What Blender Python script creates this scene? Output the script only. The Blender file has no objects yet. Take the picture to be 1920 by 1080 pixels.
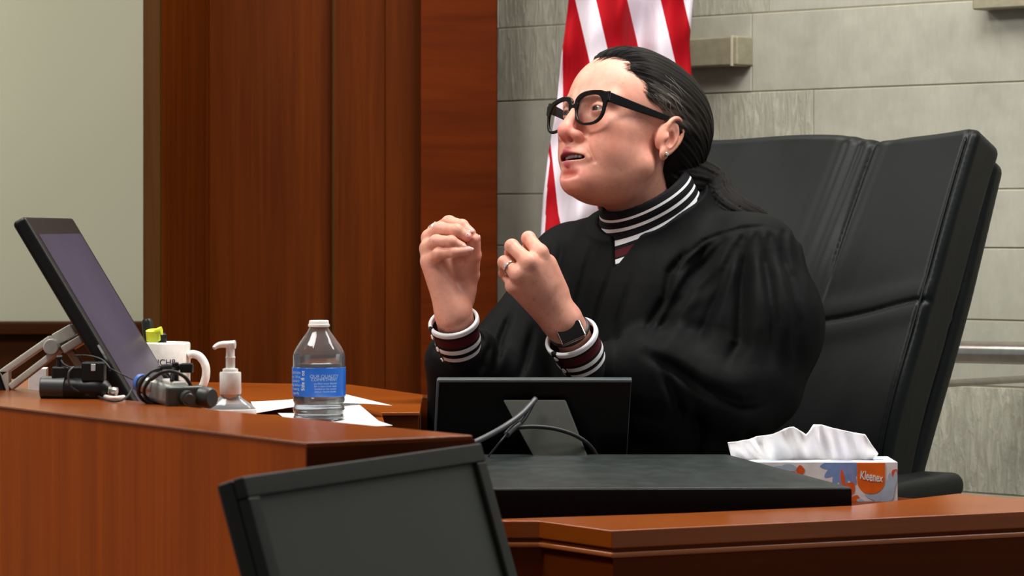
import bpy, bmesh, math, random
import numpy as np
from mathutils import Vector, Matrix

random.seed(7)
sc = bpy.context.scene
COL = sc.collection

# ------------------------------------------------------------------ camera, world, lights, exposure
ZC = 1.5            # camera height
FP = 6000.0         # focal length in pixels (1920 px wide frame)
HY = 430.0          # image row of the horizon

cam_d = bpy.data.cameras.new('camera')
cam_d.sensor_width = 36.0
cam_d.lens = FP / 1920 * 36
cam_d.shift_y = -(540 - HY) / 1920
cam_d.clip_start = 0.05
cam_d.clip_end = 60
cam_d.dof.use_dof = True
cam_d.dof.focus_distance = 4.85
cam_d.dof.aperture_fstop = 13.0
cam = bpy.data.objects.new('camera', cam_d)
cam.location = (0, 0, ZC)
cam.rotation_euler = (math.radians(90), 0, 0)
COL.objects.link(cam)
sc.camera = cam

world = bpy.data.worlds.new('world')
sc.world = world
world.use_nodes = True
bg = world.node_tree.nodes['Background']
bg.inputs['Color'].default_value = (0.98, 0.98, 0.98, 1)
bg.inputs['Strength'].default_value = 0.21

def area_light(name, loc, target, size, size_y, power, color):
    d = bpy.data.lights.new(name, 'AREA')
    d.shape = 'RECTANGLE'; d.size = size; d.size_y = size_y
    d.energy = power; d.color = color
    o = bpy.data.objects.new(name, d)
    o.location = loc
    o.rotation_euler = (Vector(target) - Vector(loc)).to_track_quat('-Z', 'Y').to_euler()
    COL.objects.link(o)
    return o

area_light('ceiling_panel_light', (-1.15, 3.95, 3.35), (0.15, 5.15, 1.3), 1.1, 0.8, 47, (1.0, 0.97, 0.93))
area_light('ceiling_panel_light', (0.45, 4.75, 3.33), (0.4, 5.3, 0), 1.2, 0.6, 34, (1.0, 0.96, 0.90))
area_light('ceiling_panel_light', (0.25, 6.05, 3.33), (0.25, 6.4, 0), 0.6, 0.3, 7, (1.0, 0.98, 0.92))  # small added fill, brightens the stone wall left of the flag
area_light('ceiling_panel_light', (1.9, 4.6, 3.33), (2.0, 5.2, 0), 1.2, 0.6, 24, (0.98, 0.98, 1.0))
area_light('ceiling_panel_light', (-1.7, 6.2, 3.33), (-1.7, 6.4, 0), 1.2, 0.6, 22, (1.0, 0.96, 0.88))

sc.view_settings.view_transform = 'Standard'
sc.view_settings.look = 'None'
sc.view_settings.exposure = 0.75
sc.view_settings.gamma = 1.0
sc.view_settings.use_curve_mapping = False
sc.cycles.use_denoising = True
sc.cycles.max_bounces = 8
sc.cycles.transparent_max_bounces = 12
sc.cycles.caustics_reflective = False
sc.cycles.caustics_refractive = False

# ------------------------------------------------------------------ helpers
def P(x, y, D):
    """point at forward distance D seen at pixel (x, y) of the 1920x1080 photograph"""
    return np.array([(x - 960) / FP * D, D, ZC - (y - HY) / FP * D])

def PZ(x, y, z):
    """point on the horizontal plane at height z"""
    return P(x, y, (ZC - z) * FP / (y - HY))

def nrm(v):
    v = np.asarray(v, float)
    return v / np.linalg.norm(v)

def lin(h):
    h = h.lstrip('#')
    out = []
    for i in (0, 2, 4):
        c = int(h[i:i + 2], 16) / 255
        out.append(c / 12.92 if c <= 0.04045 else ((c + 0.055) / 1.055) ** 2.4)
    return tuple(out) + (1.0,)

class NT:
    """tiny node helper"""
    def __init__(s, name):
        s.m = bpy.data.materials.new(name); s.m.use_nodes = True
        s.t = s.m.node_tree; s.b = s.t.nodes['Principled BSDF']
        s.tc = None
    def n(s, typ, **kw):
        nd = s.t.nodes.new(typ)
        for k, v in kw.items():
            if k.startswith('i_'):
                key = k[2:]
                key = int(key) if key.isdigit() else key.replace('_', ' ')
                nd.inputs[key].default_value = v
            else: setattr(nd, k, v)
        return nd
    def l(s, a, b): s.t.links.new(a, b)
    def obj(s):
        if not s.tc: s.tc = s.n('ShaderNodeTexCoord')
        return s.tc.outputs['Object']
    def mapped(s, scale, rot=(0, 0, 0), loc=(0, 0, 0), src=None):
        mp = s.n('ShaderNodeMapping')
        mp.inputs['Scale'].default_value = scale
        mp.inputs['Rotation'].default_value = rot
        mp.inputs['Location'].default_value = loc
        s.l(src or s.obj(), mp.inputs['Vector'])
        return mp.outputs['Vector']
    def noise(s, vec, scale=5, detail=4, rough=.5, dist=0):
        nz = s.n('ShaderNodeTexNoise')
        nz.inputs['Scale'].default_value = scale; nz.inputs['Detail'].default_value = detail
        nz.inputs['Roughness'].default_value = rough; nz.inputs['Distortion'].default_value = dist
        s.l(vec, nz.inputs['Vector'])
        return nz.outputs['Fac']
    def ramp(s, fac, stops, interp='LINEAR'):
        r = s.n('ShaderNodeValToRGB'); cr = r.color_ramp; cr.interpolation = interp
        while len(cr.elements) < len(stops): cr.elements.new(0.5)
        for e, (p, c) in zip(cr.elements, stops):
            e.position = p; e.color = c if len(c) == 4 else tuple(c) + (1,)
        s.l(fac, r.inputs['Fac'])
        return r.outputs['Color']
    def mix(s, fac, a, b, blend='MIX'):
        mx = s.n('ShaderNodeMix', data_type='RGBA', blend_type=blend)
        for sock, v in ((mx.inputs[0], fac), (mx.inputs[6], a), (mx.inputs[7], b)):
            if hasattr(v, 'is_output'): s.l(v, sock)
            else: sock.default_value = v
        return mx.outputs[2]
    def bump(s, h, strength=.3, dist=.002, prev=None):
        b = s.n('ShaderNodeBump')
        b.inputs['Strength'].default_value = strength; b.inputs['Distance'].default_value = dist
        s.l(h, b.inputs['Height'])
        if prev: s.l(prev, b.inputs['Normal'])
        return b.outputs['Normal']
    def set(s, **kw):
        names = dict(color='Base Color', rough='Roughness', metal='Metallic', spec='Specular IOR Level',
                     coat='Coat Weight', coat_rough='Coat Roughness', trans='Transmission Weight', ior='IOR',
                     normal='Normal', sss='Subsurface Weight', sheen='Sheen Weight', alpha='Alpha',
                     aniso='Anisotropic', sheen_rough='Sheen Roughness')
        for k, v in kw.items():
            sock = s.b.inputs[names[k]]
            if hasattr(v, 'is_output'): s.l(v, sock)
            else: sock.default_value = v
        return s.m

def plain(name, hexc, rough=.5, metal=0, bump=0, bscale=400, spec=.5, **kw):
    t = NT(name)
    nz = t.noise(t.mapped((1, 1, 1)), bscale if bump else 60, 3)
    c = lin(hexc)
    lo = tuple(v * .88 for v in c[:3]) + (1,); hi = tuple(min(1, v * 1.1) for v in c[:3]) + (1,)
    t.set(color=t.ramp(nz, [(.3, lo), (.7, hi)]), rough=rough, metal=metal, spec=spec, **kw)
    if bump: t.set(normal=t.bump(nz, bump, .001))
    return t.m

# ---- mesh builder
class G:
    def __init__(s): s.v = []; s.f = []; s.mi = []; s.cur = 0
    def add(s, vs, fs):
        o = len(s.v); s.v += [tuple(map(float, v)) for v in vs]
        for f in fs: s.f.append(tuple(i + o for i in f)); s.mi.append(s.cur)
        return s
    def box(s, c, size, ax=None):
        ax = ax if ax is not None else ((1, 0, 0), (0, 1, 0), (0, 0, 1))
        ax = [np.array(a, float) for a in ax]; c = np.array(c, float)
        vs = [c + ax[0] * size[0] / 2 * i + ax[1] * size[1] / 2 * j + ax[2] * size[2] / 2 * k
              for i in (-1, 1) for j in (-1, 1) for k in (-1, 1)]
        fs = [(0, 1, 3, 2), (4, 6, 7, 5), (0, 4, 5, 1), (2, 3, 7, 6), (0, 2, 6, 4), (1, 5, 7, 3)]
        return s.add(vs, fs)
    def prism(s, poly, z0, z1):
        n = len(poly)
        a = sum(poly[i][0] * poly[(i + 1) % n][1] - poly[(i + 1) % n][0] * poly[i][1] for i in range(n))
        if a < 0: poly = poly[::-1]
        z0s = z0 if hasattr(z0, '__len__') else [z0] * n
        z1s = z1 if hasattr(z1, '__len__') else [z1] * n
        vs = [(x, y, z) for (x, y), z in zip(poly, z0s)] + [(x, y, z) for (x, y), z in zip(poly, z1s)]
        fs = [tuple(range(n))[::-1], tuple(range(n, 2 * n))] + [(i, (i + 1) % n, (i + 1) % n + n, i + n) for i in range(n)]
        return s.add(vs, fs)
    def tube(s, pts, r, seg=12, cap=True, closed=False):
        pts = [np.array(p, float) for p in pts]; n = len(pts)
        rs = r if hasattr(r, '__len__') else [r] * n
        up = None; vs = []; fs = []
        for i in range(n):
            if closed: t = nrm(pts[(i + 1) % n] - pts[i - 1])
            else: t = nrm(pts[min(i + 1, n - 1)] - pts[max(i - 1, 0)])
            if up is None:
                up = np.cross(t, (0, 0, 1) if abs(t[2]) < .9 else (1, 0, 0)); up = nrm(up)
            up = nrm(up - t * np.dot(up, t)); w = np.cross(t, up)
            for k in range(seg):
                a = 2 * math.pi * k / seg
                vs.append(pts[i] + (up * math.cos(a) + w * math.sin(a)) * rs[i])
        m = n if closed else n - 1
        for i in range(m):
            for k in range(seg):
                j = (i + 1) % n
                fs.append((i * seg + k, i * seg + (k + 1) % seg, j * seg + (k + 1) % seg, j * seg + k))
        if cap and not closed:
            fs.append(tuple(range(seg))[::-1]); fs.append(tuple((n - 1) * seg + k for k in range(seg)))
        return s.add(vs, fs)
    def lathe(s, c, prof, seg=48, ax=None, sx=1, sy=1, close=True):
        """prof: (radius, height) list"""
        ax = ax if ax is not None else ((1, 0, 0), (0, 1, 0), (0, 0, 1))
        ax = [np.array(a, float) for a in ax]; c = np.array(c, float); vs = []; fs = []
        for r, h in prof:
            for k in range(seg):
                a = 2 * math.pi * k / seg
                vs.append(c + ax[0] * r * sx * math.cos(a) + ax[1] * r * sy * math.sin(a) + ax[2] * h)
        for i in range(len(prof) - 1):
            for k in range(seg):
                fs.append((i * seg + k, i * seg + (k + 1) % seg, (i + 1) * seg + (k + 1) % seg, (i + 1) * seg + k))
        if close:
            fs.append(tuple(range(seg))[::-1]); fs.append(tuple((len(prof) - 1) * seg + k for k in range(seg)))
        return s.add(vs, fs)
    def grid(s, pts):
        pts = np.asarray(pts); a, b = pts.shape[:2]
        return s.add(pts.reshape(-1, 3), [(i * b + j, i * b + j + 1, (i + 1) * b + j + 1, (i + 1) * b + j)
                                          for i in range(a - 1) for j in range(b - 1)])
    def ball(s, c, r, ax=None, seg=20):
        r = r if hasattr(r, '__len__') else (r, r, r)
        n = seg // 2
        pr = [(max(1e-5, math.sin(math.pi * i / n)), -math.cos(math.pi * i / n)) for i in range(n + 1)]
        ax = ax if ax is not None else ((1, 0, 0), (0, 1, 0), (0, 0, 1))
        ax = [np.array(a, float) * q for a, q in zip(ax, r)]
        return s.lathe(c, pr, seg, ax)
    def done(s, name, mat, parent=None, smooth=False, bevel=0, bseg=2, solid=0, angle=None, subsurf=0, fix=True):
        me = bpy.data.meshes.new(name)
        me.from_pydata(s.v, [], s.f); me.update()
        mats = mat if isinstance(mat, (list, tuple)) else [mat]
        for m in mats: me.materials.append(m)
        if len(mats) > 1: me.polygons.foreach_set('material_index', s.mi)
        if fix:
            bm = bmesh.new(); bm.from_mesh(me)
            bmesh.ops.recalc_face_normals(bm, faces=bm.faces); bm.to_mesh(me); bm.free()
        if smooth: me.polygons.foreach_set('use_smooth', [True] * len(me.polygons))
        o = bpy.data.objects.new(name, me); COL.objects.link(o)
        if parent:
            o.parent = parent; o.matrix_parent_inverse = parent_inv(parent)
        if solid:
            md = o.modifiers.new('solid', 'SOLIDIFY'); md.thickness = solid; md.offset = 0
        if bevel:
            md = o.modifiers.new('bevel', 'BEVEL'); md.width = bevel; md.segments = bseg
            md.limit_method = 'ANGLE'; md.angle_limit = math.radians(40)
            md.harden_normals = False
            me.polygons.foreach_set('use_smooth', [True] * len(me.polygons))
            wn = o.modifiers.new('wn', 'WEIGHTED_NORMAL'); wn.keep_sharp = True
        if subsurf:
            md = o.modifiers.new('sub', 'SUBSURF'); md.levels = subsurf; md.render_levels = subsurf
        if angle: me.set_sharp_from_angle(angle=math.radians(angle))
        return o

def world_mat(p):
    m = Matrix.Translation(p.location)
    if p.parent: m = world_mat(p.parent) @ p.matrix_parent_inverse @ m
    return m
def parent_inv(p):
    return world_mat(p).inverted()

def thing(name, label, cat, loc, group=None):
    o = bpy.data.objects.new(name, None); COL.objects.link(o)
    o.location = tuple(float(v) for v in loc); o['label'] = label; o['category'] = cat
    o.empty_display_size = .05
    if group: o['group'] = group
    return o

def tag(o, label, cat, group=None):
    o['label'] = label; o['category'] = cat
    if group: o['group'] = group
    return o

def struct(o):
    o['kind'] = 'structure'; return o

def text_mesh(body, size, extrude=.0002, align='CENTER', shear=0, space=1.0, bold=0.0):
    cu = bpy.data.curves.new('t', 'FONT'); cu.body = body; cu.size = size; cu.extrude = extrude
    cu.align_x = align; cu.align_y = 'CENTER'; cu.shear = shear; cu.space_character = space; cu.offset = bold
    ob = bpy.data.objects.new('t', cu); COL.objects.link(ob)
    dg = bpy.context.evaluated_depsgraph_get(); dg.update()
    me = bpy.data.meshes.new_from_object(ob.evaluated_get(dg))
    bpy.data.objects.remove(ob)
    vs = np.array([v.co[:] for v in me.vertices]); fs = [tuple(p.vertices) for p in me.polygons]
    return vs, fs

# ---- signed-distance sculpting: sparse surface nets
def su(a, b, k):
    h = np.clip(.5 + .5 * (b - a) / k, 0, 1)
    return b * (1 - h) + a * h - k * h * (1 - h)
def ss(a, b, k):   # a minus b
    return -su(-a, b, k)
def si(a, b, k): return -su(-a, -b, k)
def ell(p, c, r, M=None):
    q = p - np.asarray(c)
    if M is not None: q = q @ np.asarray(M, float).T
    r = np.asarray(r, float)
    k0 = np.sqrt(((q / r) ** 2).sum(1)) + 1e-9; k1 = np.sqrt(((q / r ** 2) ** 2).sum(1)) + 1e-9
    return k0 * (k0 - 1) / k1
def cap(p, a, b, ra, rb=None):
    rb = ra if rb is None else rb
    a = np.asarray(a, float); b = np.asarray(b, float); ab = b - a
    t = np.clip(((p - a) @ ab) / (ab @ ab + 1e-12), 0, 1)
    return np.sqrt(((p - a - t[:, None] * ab) ** 2).sum(1)) - (ra + (rb - ra) * t)
def chain(p, pts, rs, k=.004):
    d = cap(p, pts[0], pts[1], rs[0], rs[1])
    for i in range(1, len(pts) - 1): d = su(d, cap(p, pts[i], pts[i + 1], rs[i], rs[i + 1]), k)
    return d
def rbox(p, c, half, r, M=None):
    q = p - np.asarray(c)
    if M is not None: q = q @ np.asarray(M, float).T
    q = np.abs(q) - (np.asarray(half) - r)
    return np.sqrt((np.maximum(q, 0) ** 2).sum(1)) + np.minimum(q.max(1), 0) - r

def nets(f, lo, hi, h, coarse=16, proj=2, tol=1.4):
    lo = np.asarray(lo, float); hi = np.asarray(hi, float)
    def ev(p):
        out = np.empty(len(p))
        for i in range(0, len(p), 200000): out[i:i + 200000] = f(p[i:i + 200000])
        return out
    n = np.ceil((hi - lo) / (h * coarse)).astype(int)
    cells = np.stack(np.meshgrid(*[np.arange(k) for k in n], indexing='ij'), -1).reshape(-1, 3)
    step = coarse
    while True:
        d = ev(lo + (cells + .5) * h * step)
        cells = cells[np.abs(d) < h * step * tol]
        if step == 1: break
        q = 4 if step >= 4 and step % 4 == 0 else 2
        off = np.stack(np.meshgrid(*[np.arange(q)] * 3, indexing='ij'), -1).reshape(-1, 3)
        cells = (cells[:, None] * q + off[None]).reshape(-1, 3); step //= q
    co = np.array([(i, j, k) for i in (0, 1) for j in (0, 1) for k in (0, 1)])
    B = 1 << 20
    key = lambda c: (c[:, 0] * B + c[:, 1]) * B + c[:, 2]
    cells = cells[np.argsort(key(cells))]
    cc = (cells[:, None] + co[None]).reshape(-1, 3)
    uk, inv = np.unique(key(cc), return_inverse=True)
    up = np.stack([uk // (B * B), (uk // B) % B, uk % B], 1)
    val = ev(lo + up * h)[inv.reshape(-1)].reshape(-1, 8)
    s = val < 0
    act = s.any(1) & ~s.all(1)
    cells = cells[act]; val = val[act]; s = s[act]
    acc = np.zeros((len(cells), 3)); cnt = np.zeros(len(cells))
    for a in range(8):
        for b in range(a + 1, 8):
            if np.abs(co[a] - co[b]).sum() != 1: continue
            m = s[:, a] != s[:, b]
            t = val[m, a] / (val[m, a] - val[m, b])
            acc[m] += co[a] + t[:, None] * (co[b] - co[a]); cnt[m] += 1
    V = lo + (cells + acc / cnt[:, None]) * h
    ck = key(cells); quads = []
    for ax in range(3):
        e = np.zeros(3, int); e[ax] = 1; b = np.zeros(3, int); b[(ax + 1) % 3] = 1; c = np.zeros(3, int); c[(ax + 2) % 3] = 1
        j = int(e[0] * 4 + e[1] * 2 + e[2])
        m = s[:, 0] != s[:, j]
        base = cells[m]; sg = s[m, 0]
        ids = []; ok = np.ones(len(base), bool)
        for dlt in (0 * b, b, b + c, c):
            k = key(base - dlt); ii = np.clip(np.searchsorted(ck, k), 0, len(ck) - 1)
            ok &= ck[ii] == k; ids.append(ii)
        Q = np.stack(ids, 1); Q[~sg] = Q[~sg][:, ::-1]
        quads.append(Q[ok])
    Q = np.concatenate(quads)[:, ::-1]
    for _ in range(proj):
        g = np.zeros_like(V); e = h * .5; f0 = ev(V)
        for ax in range(3):
            d = np.zeros(3); d[ax] = e
            g[:, ax] = (ev(V + d) - ev(V - d)) / (2 * e)
        gg = np.maximum((g ** 2).sum(1), .05)
        V = V - np.clip(f0 / gg, -h * .7, h * .7)[:, None] * g
    return V, Q

def sdf_obj(name, f, lo, hi, h, mat, parent=None, attrs=None, coarse=16, flip=None, proj=2, tol=1.4):
    V, Q = nets(f, lo, hi, h, coarse, proj, tol)
    me = bpy.data.meshes.new(name)
    me.vertices.add(len(V)); me.vertices.foreach_set('co', V.astype(np.float32).ravel())
    me.loops.add(Q.size); me.loops.foreach_set('vertex_index', Q.astype(np.int32).ravel())
    me.polygons.add(len(Q)); me.polygons.foreach_set('loop_start', np.arange(0, Q.size, 4, dtype=np.int32))
    me.update(calc_edges=True); me.validate()
    me.polygons.foreach_set('use_smooth', np.ones(len(me.polygons), bool))
    # outward orientation check
    c = V[Q[:2000]].mean(1); a = V[Q[:2000]]
    nn = np.cross(a[:, 1] - a[:, 0], a[:, 2] - a[:, 0]); nn /= np.linalg.norm(nn, axis=1)[:, None] + 1e-12
    if (f(c + nn * h) - f(c - nn * h)).mean() < 0: me.flip_normals()
    for m in (mat if isinstance(mat, (list, tuple)) else [mat]): me.materials.append(m)
    if attrs:
        for k, fn in attrs.items():
            vals = fn(V)
            if vals.ndim == 2:
                at = me.color_attributes.new(k, 'FLOAT_COLOR', 'POINT')
                at.data.foreach_set('color', np.concatenate([vals, np.ones((len(V), 1))], 1).astype(np.float32).ravel())
            else:
                at = me.attributes.new(k, 'FLOAT', 'POINT'); at.data.foreach_set('value', vals.astype(np.float32))
    o = bpy.data.objects.new(name, me); COL.objects.link(o)
    if parent:
        o.parent = parent; o.matrix_parent_inverse = parent_inv(parent)
    return o

def smoothpath(pts, n=8, closed=False):
    pts = [np.array(p, float) for p in pts]; out = []; m = len(pts)
    for i in range(m if closed else m - 1):
        p0, p1, p2, p3 = (pts[i - 1] if (closed or i > 0) else pts[0], pts[i], pts[(i + 1) % m],
                          pts[(i + 2) % m] if (closed or i + 2 < m) else pts[-1])
        for k in range(n):
            t = k / n
            out.append(.5 * (2 * p1 + (p2 - p0) * t + (2 * p0 - 5 * p1 + 4 * p2 - p3) * t * t + (3 * p1 - 3 * p2 + p3 - p0) * t ** 3))
    if not closed: out.append(pts[-1])
    return out

# ------------------------------------------------------------------ materials
def wood(name, dark, mid, light, rough=.28, coat=.35, horiz=False, grain=1.0, spec=.2):
    t = NT(name)
    sc_ = (2.2, 2.2, 26) if horiz else (26, 26, 1.1)
    v = t.mapped(sc_)
    n1 = t.noise(v, 1.0 * grain, 6, .6, .8)
    n2 = t.noise(t.mapped((5, 5, 60) if horiz else (120, 120, 3)), 1, 3, .6)
    n3 = t.noise(t.mapped((2, 2, 1.2)), 1.3, 2)
    c = t.ramp(n1, [(.25, lin(dark)), (.52, lin(mid)), (.8, lin(light))])
    c = t.mix(.25, c, t.ramp(n2, [(.3, lin(dark)), (.7, lin(light))]))
    c = t.mix(.22, c, t.ramp(n3, [(.3, lin(dark)), (.7, lin(light))]))
    t.set(color=c, rough=rough, coat=coat, coat_rough=.18, spec=spec)
    t.set(normal=t.bump(n2, .05, .0006))
    return t.m

M = {}
M['wood_wall'] = wood('dark_cherry_panel', '#3e1600', '#582404', '#6e3208', .5, 0, spec=.06)
M['wood_wall_red'] = wood('red_cherry_panel', '#401400', '#5a2002', '#6e2c06', .5, 0, horiz=True, spec=.06)
M['wood_jamb'] = wood('brown_jamb', '#3c2006', '#4a2c0e', '#583816', .5, 0, spec=.08)
M['wood_front'] = wood('cherry_bench_front', '#8a3600', '#a64a00', '#be5c04', .5, 0, spec=.08)
M['wood_top'] = wood('cherry_bench_top', '#743206', '#8c440c', '#a05418', .24, .12, horiz=True, spec=.25)
M['wood_dark'] = wood('dark_bench_side', '#3c1400', '#522000', '#662a02', .45, 0, horiz=True, spec=.08)
M['wainscot'] = wood('dark_wainscot', '#2c1200', '#3c1a02', '#4c2406', .5, 0, horiz=True, spec=.08)

def paint(name, c, b=.15, sc_=90):
    t = NT(name); nz = t.noise(t.mapped((1, 1, 1)), sc_, 4)
    n2 = t.noise(t.mapped((1, 1, 1)), 1.2, 2)
    l_ = lin(c)
    t.set(color=t.ramp(n2, [(.3, tuple(x * .94 for x in l_[:3])), (.7, tuple(min(1, x * 1.04) for x in l_[:3]))]), rough=.8, normal=t.bump(nz, b, .001))
    return t.m
M['cream'] = paint('cream_wall_paint', '#c0c0a8')
M['ceiling'] = paint('ceiling_tile', '#d8d6cc')
M['floor'] = paint('grey_carpet', '#6a655e', .8, 300)

def stone(name, rough_face):
    t = NT(name)
    # wall runs at about 44 degrees; stretch along z for the hammered vertical veins
    v1 = t.mapped((14, 14, 14)); n1 = t.noise(v1, 1, 6, .6, .3)
    v2 = t.mapped((75, 75, 14), rot=(0, .18, 0)); n2 = t.noise(v2, 1, 5, .65, .9)
    n3 = t.noise(t.mapped((1.3, 1.3, 2.6)), 1, 3)
    if rough_face:
        c = t.mix(.55, t.ramp(n1, [(.3, lin('#8e8d80')), (.7, lin('#aaa99c'))]),
                  t.ramp(n2, [(.35, lin('#828172')), (.5, lin('#9b9a88')), (.66, lin('#c8c7b8'))]))
        nr = t.bump(n1, .4, .005, t.bump(n2, .6, .008))
    else:
        c = t.mix(.18, t.ramp(n1, [(.3, lin('#8f8e82')), (.7, lin('#a8a79a'))]),
                  t.ramp(n2, [(.35, lin('#89887b')), (.65, lin('#b0afa2'))]))
        nr = t.bump(n1, .3, .003, t.bump(n2, .15, .003))
    c = t.mix(.3, c, t.ramp(n3, [(.3, lin('#878675')), (.7, lin('#b2b1a2'))]))
    return t.set(color=c, rough=.75, normal=nr)
M['stone_rough'] = stone('rough_hewn_limestone', True)
M['stone_smooth'] = stone('smooth_limestone', False)
M['mortar'] = plain('mortar', '#8c866f', .9, bump=.4)
M['leather'] = None
M['plastic'] = plain('black_plastic', '#070807', .4, bump=.15, bscale=900, spec=.3)
M['plastic_gloss'] = plain('black_gloss_plastic', '#040404', .25, spec=.25)
M['plastic_grey'] = plain('dark_grey_plastic', '#2f3330', .42, bump=.1, bscale=900)
M['rubber'] = plain('black_rubber', '#0c0c0d', .5)
M['cable_grey'] = plain('grey_cable', '#3a3c3e', .4)
M['white_plastic'] = plain('white_plastic', '#f2f0ea', .3)
M['alu'] = plain('brushed_aluminium', '#b4b2ac', .32, metal=.85)
M['arm_grey'] = plain('light_grey_painted_metal', '#bcb8ae', .35)
M['steel'] = plain('stainless_steel', '#b8b6b0', .25, metal=1)
M['silver'] = plain('silver', '#d8d4cc', .15, metal=1)
M['gold'] = plain('gold_fringe', '#b87a28', .5, metal=.4, bump=.6, bscale=700)
M['ceramic'] = plain('white_ceramic', '#e9e7e1', .15, coat=.4)
M['navy_print'] = plain('navy_print', '#1c2440', .5)
M['paper'] = plain('white_paper', '#eceae8', .7)
M['white_print'] = plain('white_print', '#eef4fb', .5)

# ------------------------------------------------------------------ the room
fl = struct(G().box((0, 5, -.05), (9, 11, .1)).done('floor', M['floor']))
dais = struct(G().prism([(-1.4, 4.75), (-.05, 4.22), (1.9, 4.7), (2.2, 5.1), (2.2, 5.2), (1.75, 5.38), (-.03, 7.05), (-1.4, 7.4)], 0, .47).done('trim_1', M['floor']))
ceil = struct(G().box((0, 5, 3.45), (9, 11, .1)).done('ceiling', M['ceiling']))
struct(G().box((-2.2, 7.7, 1.7), (4.4, .2, 3.4)).done('wall_back', M['cream']))
g = G(); g.box((-2.0, 7.54, .64), (3.6, .06, 1.24)); g.box((-2.0, 7.52, 1.268), (3.6, .09, .03)); g.box((-2.0, 7.52, 1.13), (3.6, .08, .016))
struct(g.done('trim_2', M['wainscot'], bevel=.004))

def Xp(x, D): return (x - 960) / FP * D
# wooden panel wall: pilaster, splayed jamb, three panels, projecting end panel
zt = 3.4
D1, D2 = 6.45, 6.95
struct(G().prism([(Xp(268, D1), D1), (Xp(300, D1), D1), (Xp(300, D1) + .01, D1 + .2), (Xp(268, D1), 7.6)], 0, zt).done('wall_left', M['wood_jamb'], bevel=.003))
struct(G().prism([(Xp(300, D1 + .012) + .001, D1 + .012), (Xp(392, D2), D2 - .004), (Xp(392, D2), D2 + .2), (Xp(300, D1), D1 + .3)], 0, zt).done('wall_left', M['wood_wall'], bevel=.002))
struct(G().box(((Xp(392, D2) + Xp(625.2, D2)) / 2, D2 + .05, zt / 2), (Xp(625.2, D2) - Xp(392, D2), .1, zt)).done('wall_center', M['wood_wall'], bevel=.0015))
D3 = 6.925
struct(G().box(((Xp(624.8, D3) + Xp(722, D3)) / 2, D3 + .05, zt / 2), (Xp(722, D3) - Xp(624.8, D3), .1, zt)).done('wall_center', M['wood_wall'], bevel=.0035))
struct(G().box(((Xp(722.2, D3) + Xp(790, D3)) / 2, D3 + .052, zt / 2), (Xp(790, D3) - Xp(722.2, D3), .1, zt)).done('wall_center', M['wood_wall'], bevel=.0015))
D4 = 6.85
struct(G().tube([(Xp(625, 6.925), 6.928, 0), (Xp(625, 6.925), 6.928, zt)], .0042, 8).done('trim_3', M['wood_jamb'], smooth=True, angle=40))
struct(G().box(((Xp(788, D4) + Xp(932, D4)) / 2, D4 + .15, zt / 2), (Xp(932, D4) - Xp(788, D4), .3, zt)).done('wall_center', M['wood_wall_red'], bevel=.003))

# stone wall on the right, running obliquely towards the camera
SW0 = np.array([.047, 7.0]); SWD = nrm([.913, -.87]); SWN = np.array([-SWD[1], SWD[0]])  # SWN points away from the room side
if SWN[1] < 0: SWN = -SWN
def sw(t, off=0, z=0):
    q = SW0 + SWD * t + SWN * off
    return np.array([q[0], q[1], z])
courses = [0.0, .32, .56, .78, .99, 1.197, 1.325, 1.464, 1.577, 1.782, 1.943, 2.16, 2.33, 2.56, 2.8, 3.02, 3.2, 3.4]
rs = random.Random(3)
joints = {8: [-.2, .35, .78, 1.5], 9: [-.25, .08, .62, 1.55], 5: [-.1, .5, 1.9], 4: [-.2, .7, 1.95], 7: [-.3, .9, 1.3], 6: [-.2, .4, 1.7]}
rough_set = {4: {1, 2, 0}, 8: {2}, 9: {1}}
bg_ = G(); bg_.cur = 2
c_ = sw(.9, .0972, 1.7); bg_.box(c_, (2.9, .2, 3.4), ((SWD[0], SWD[1], 0), (SWN[0], SWN[1], 0), (0, 0, 1)))
for i in range(len(courses) - 1):
    js = [-.45] + joints.get(i, [rs.uniform(-.2, .3), rs.uniform(.5, .9), rs.uniform(1.1, 1.6)]) + [2.3]
    for j in range(len(js) - 1):
        a, b = js[j] + .0006, js[j + 1] - .0006; z0, z1 = courses[i] + .0012, courses[i + 1] - .0012
        off = rs.uniform(-.0015, .0015)
        rough = (j in rough_set.get(i, ())) or (i not in joints and rs.random() < .4)
        bg_.cur = 1 if rough else 0
        bg_.box(sw((a + b) / 2, .02 + off, (z0 + z1) / 2), (b - a, .05, z1 - z0), ((SWD[0], SWD[1], 0), (SWN[0], SWN[1], 0), (0, 0, 1)))
struct(bg_.done('wall_right', [M['stone_smooth'], M['stone_rough'], M['mortar']], bevel=.0018))

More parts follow.
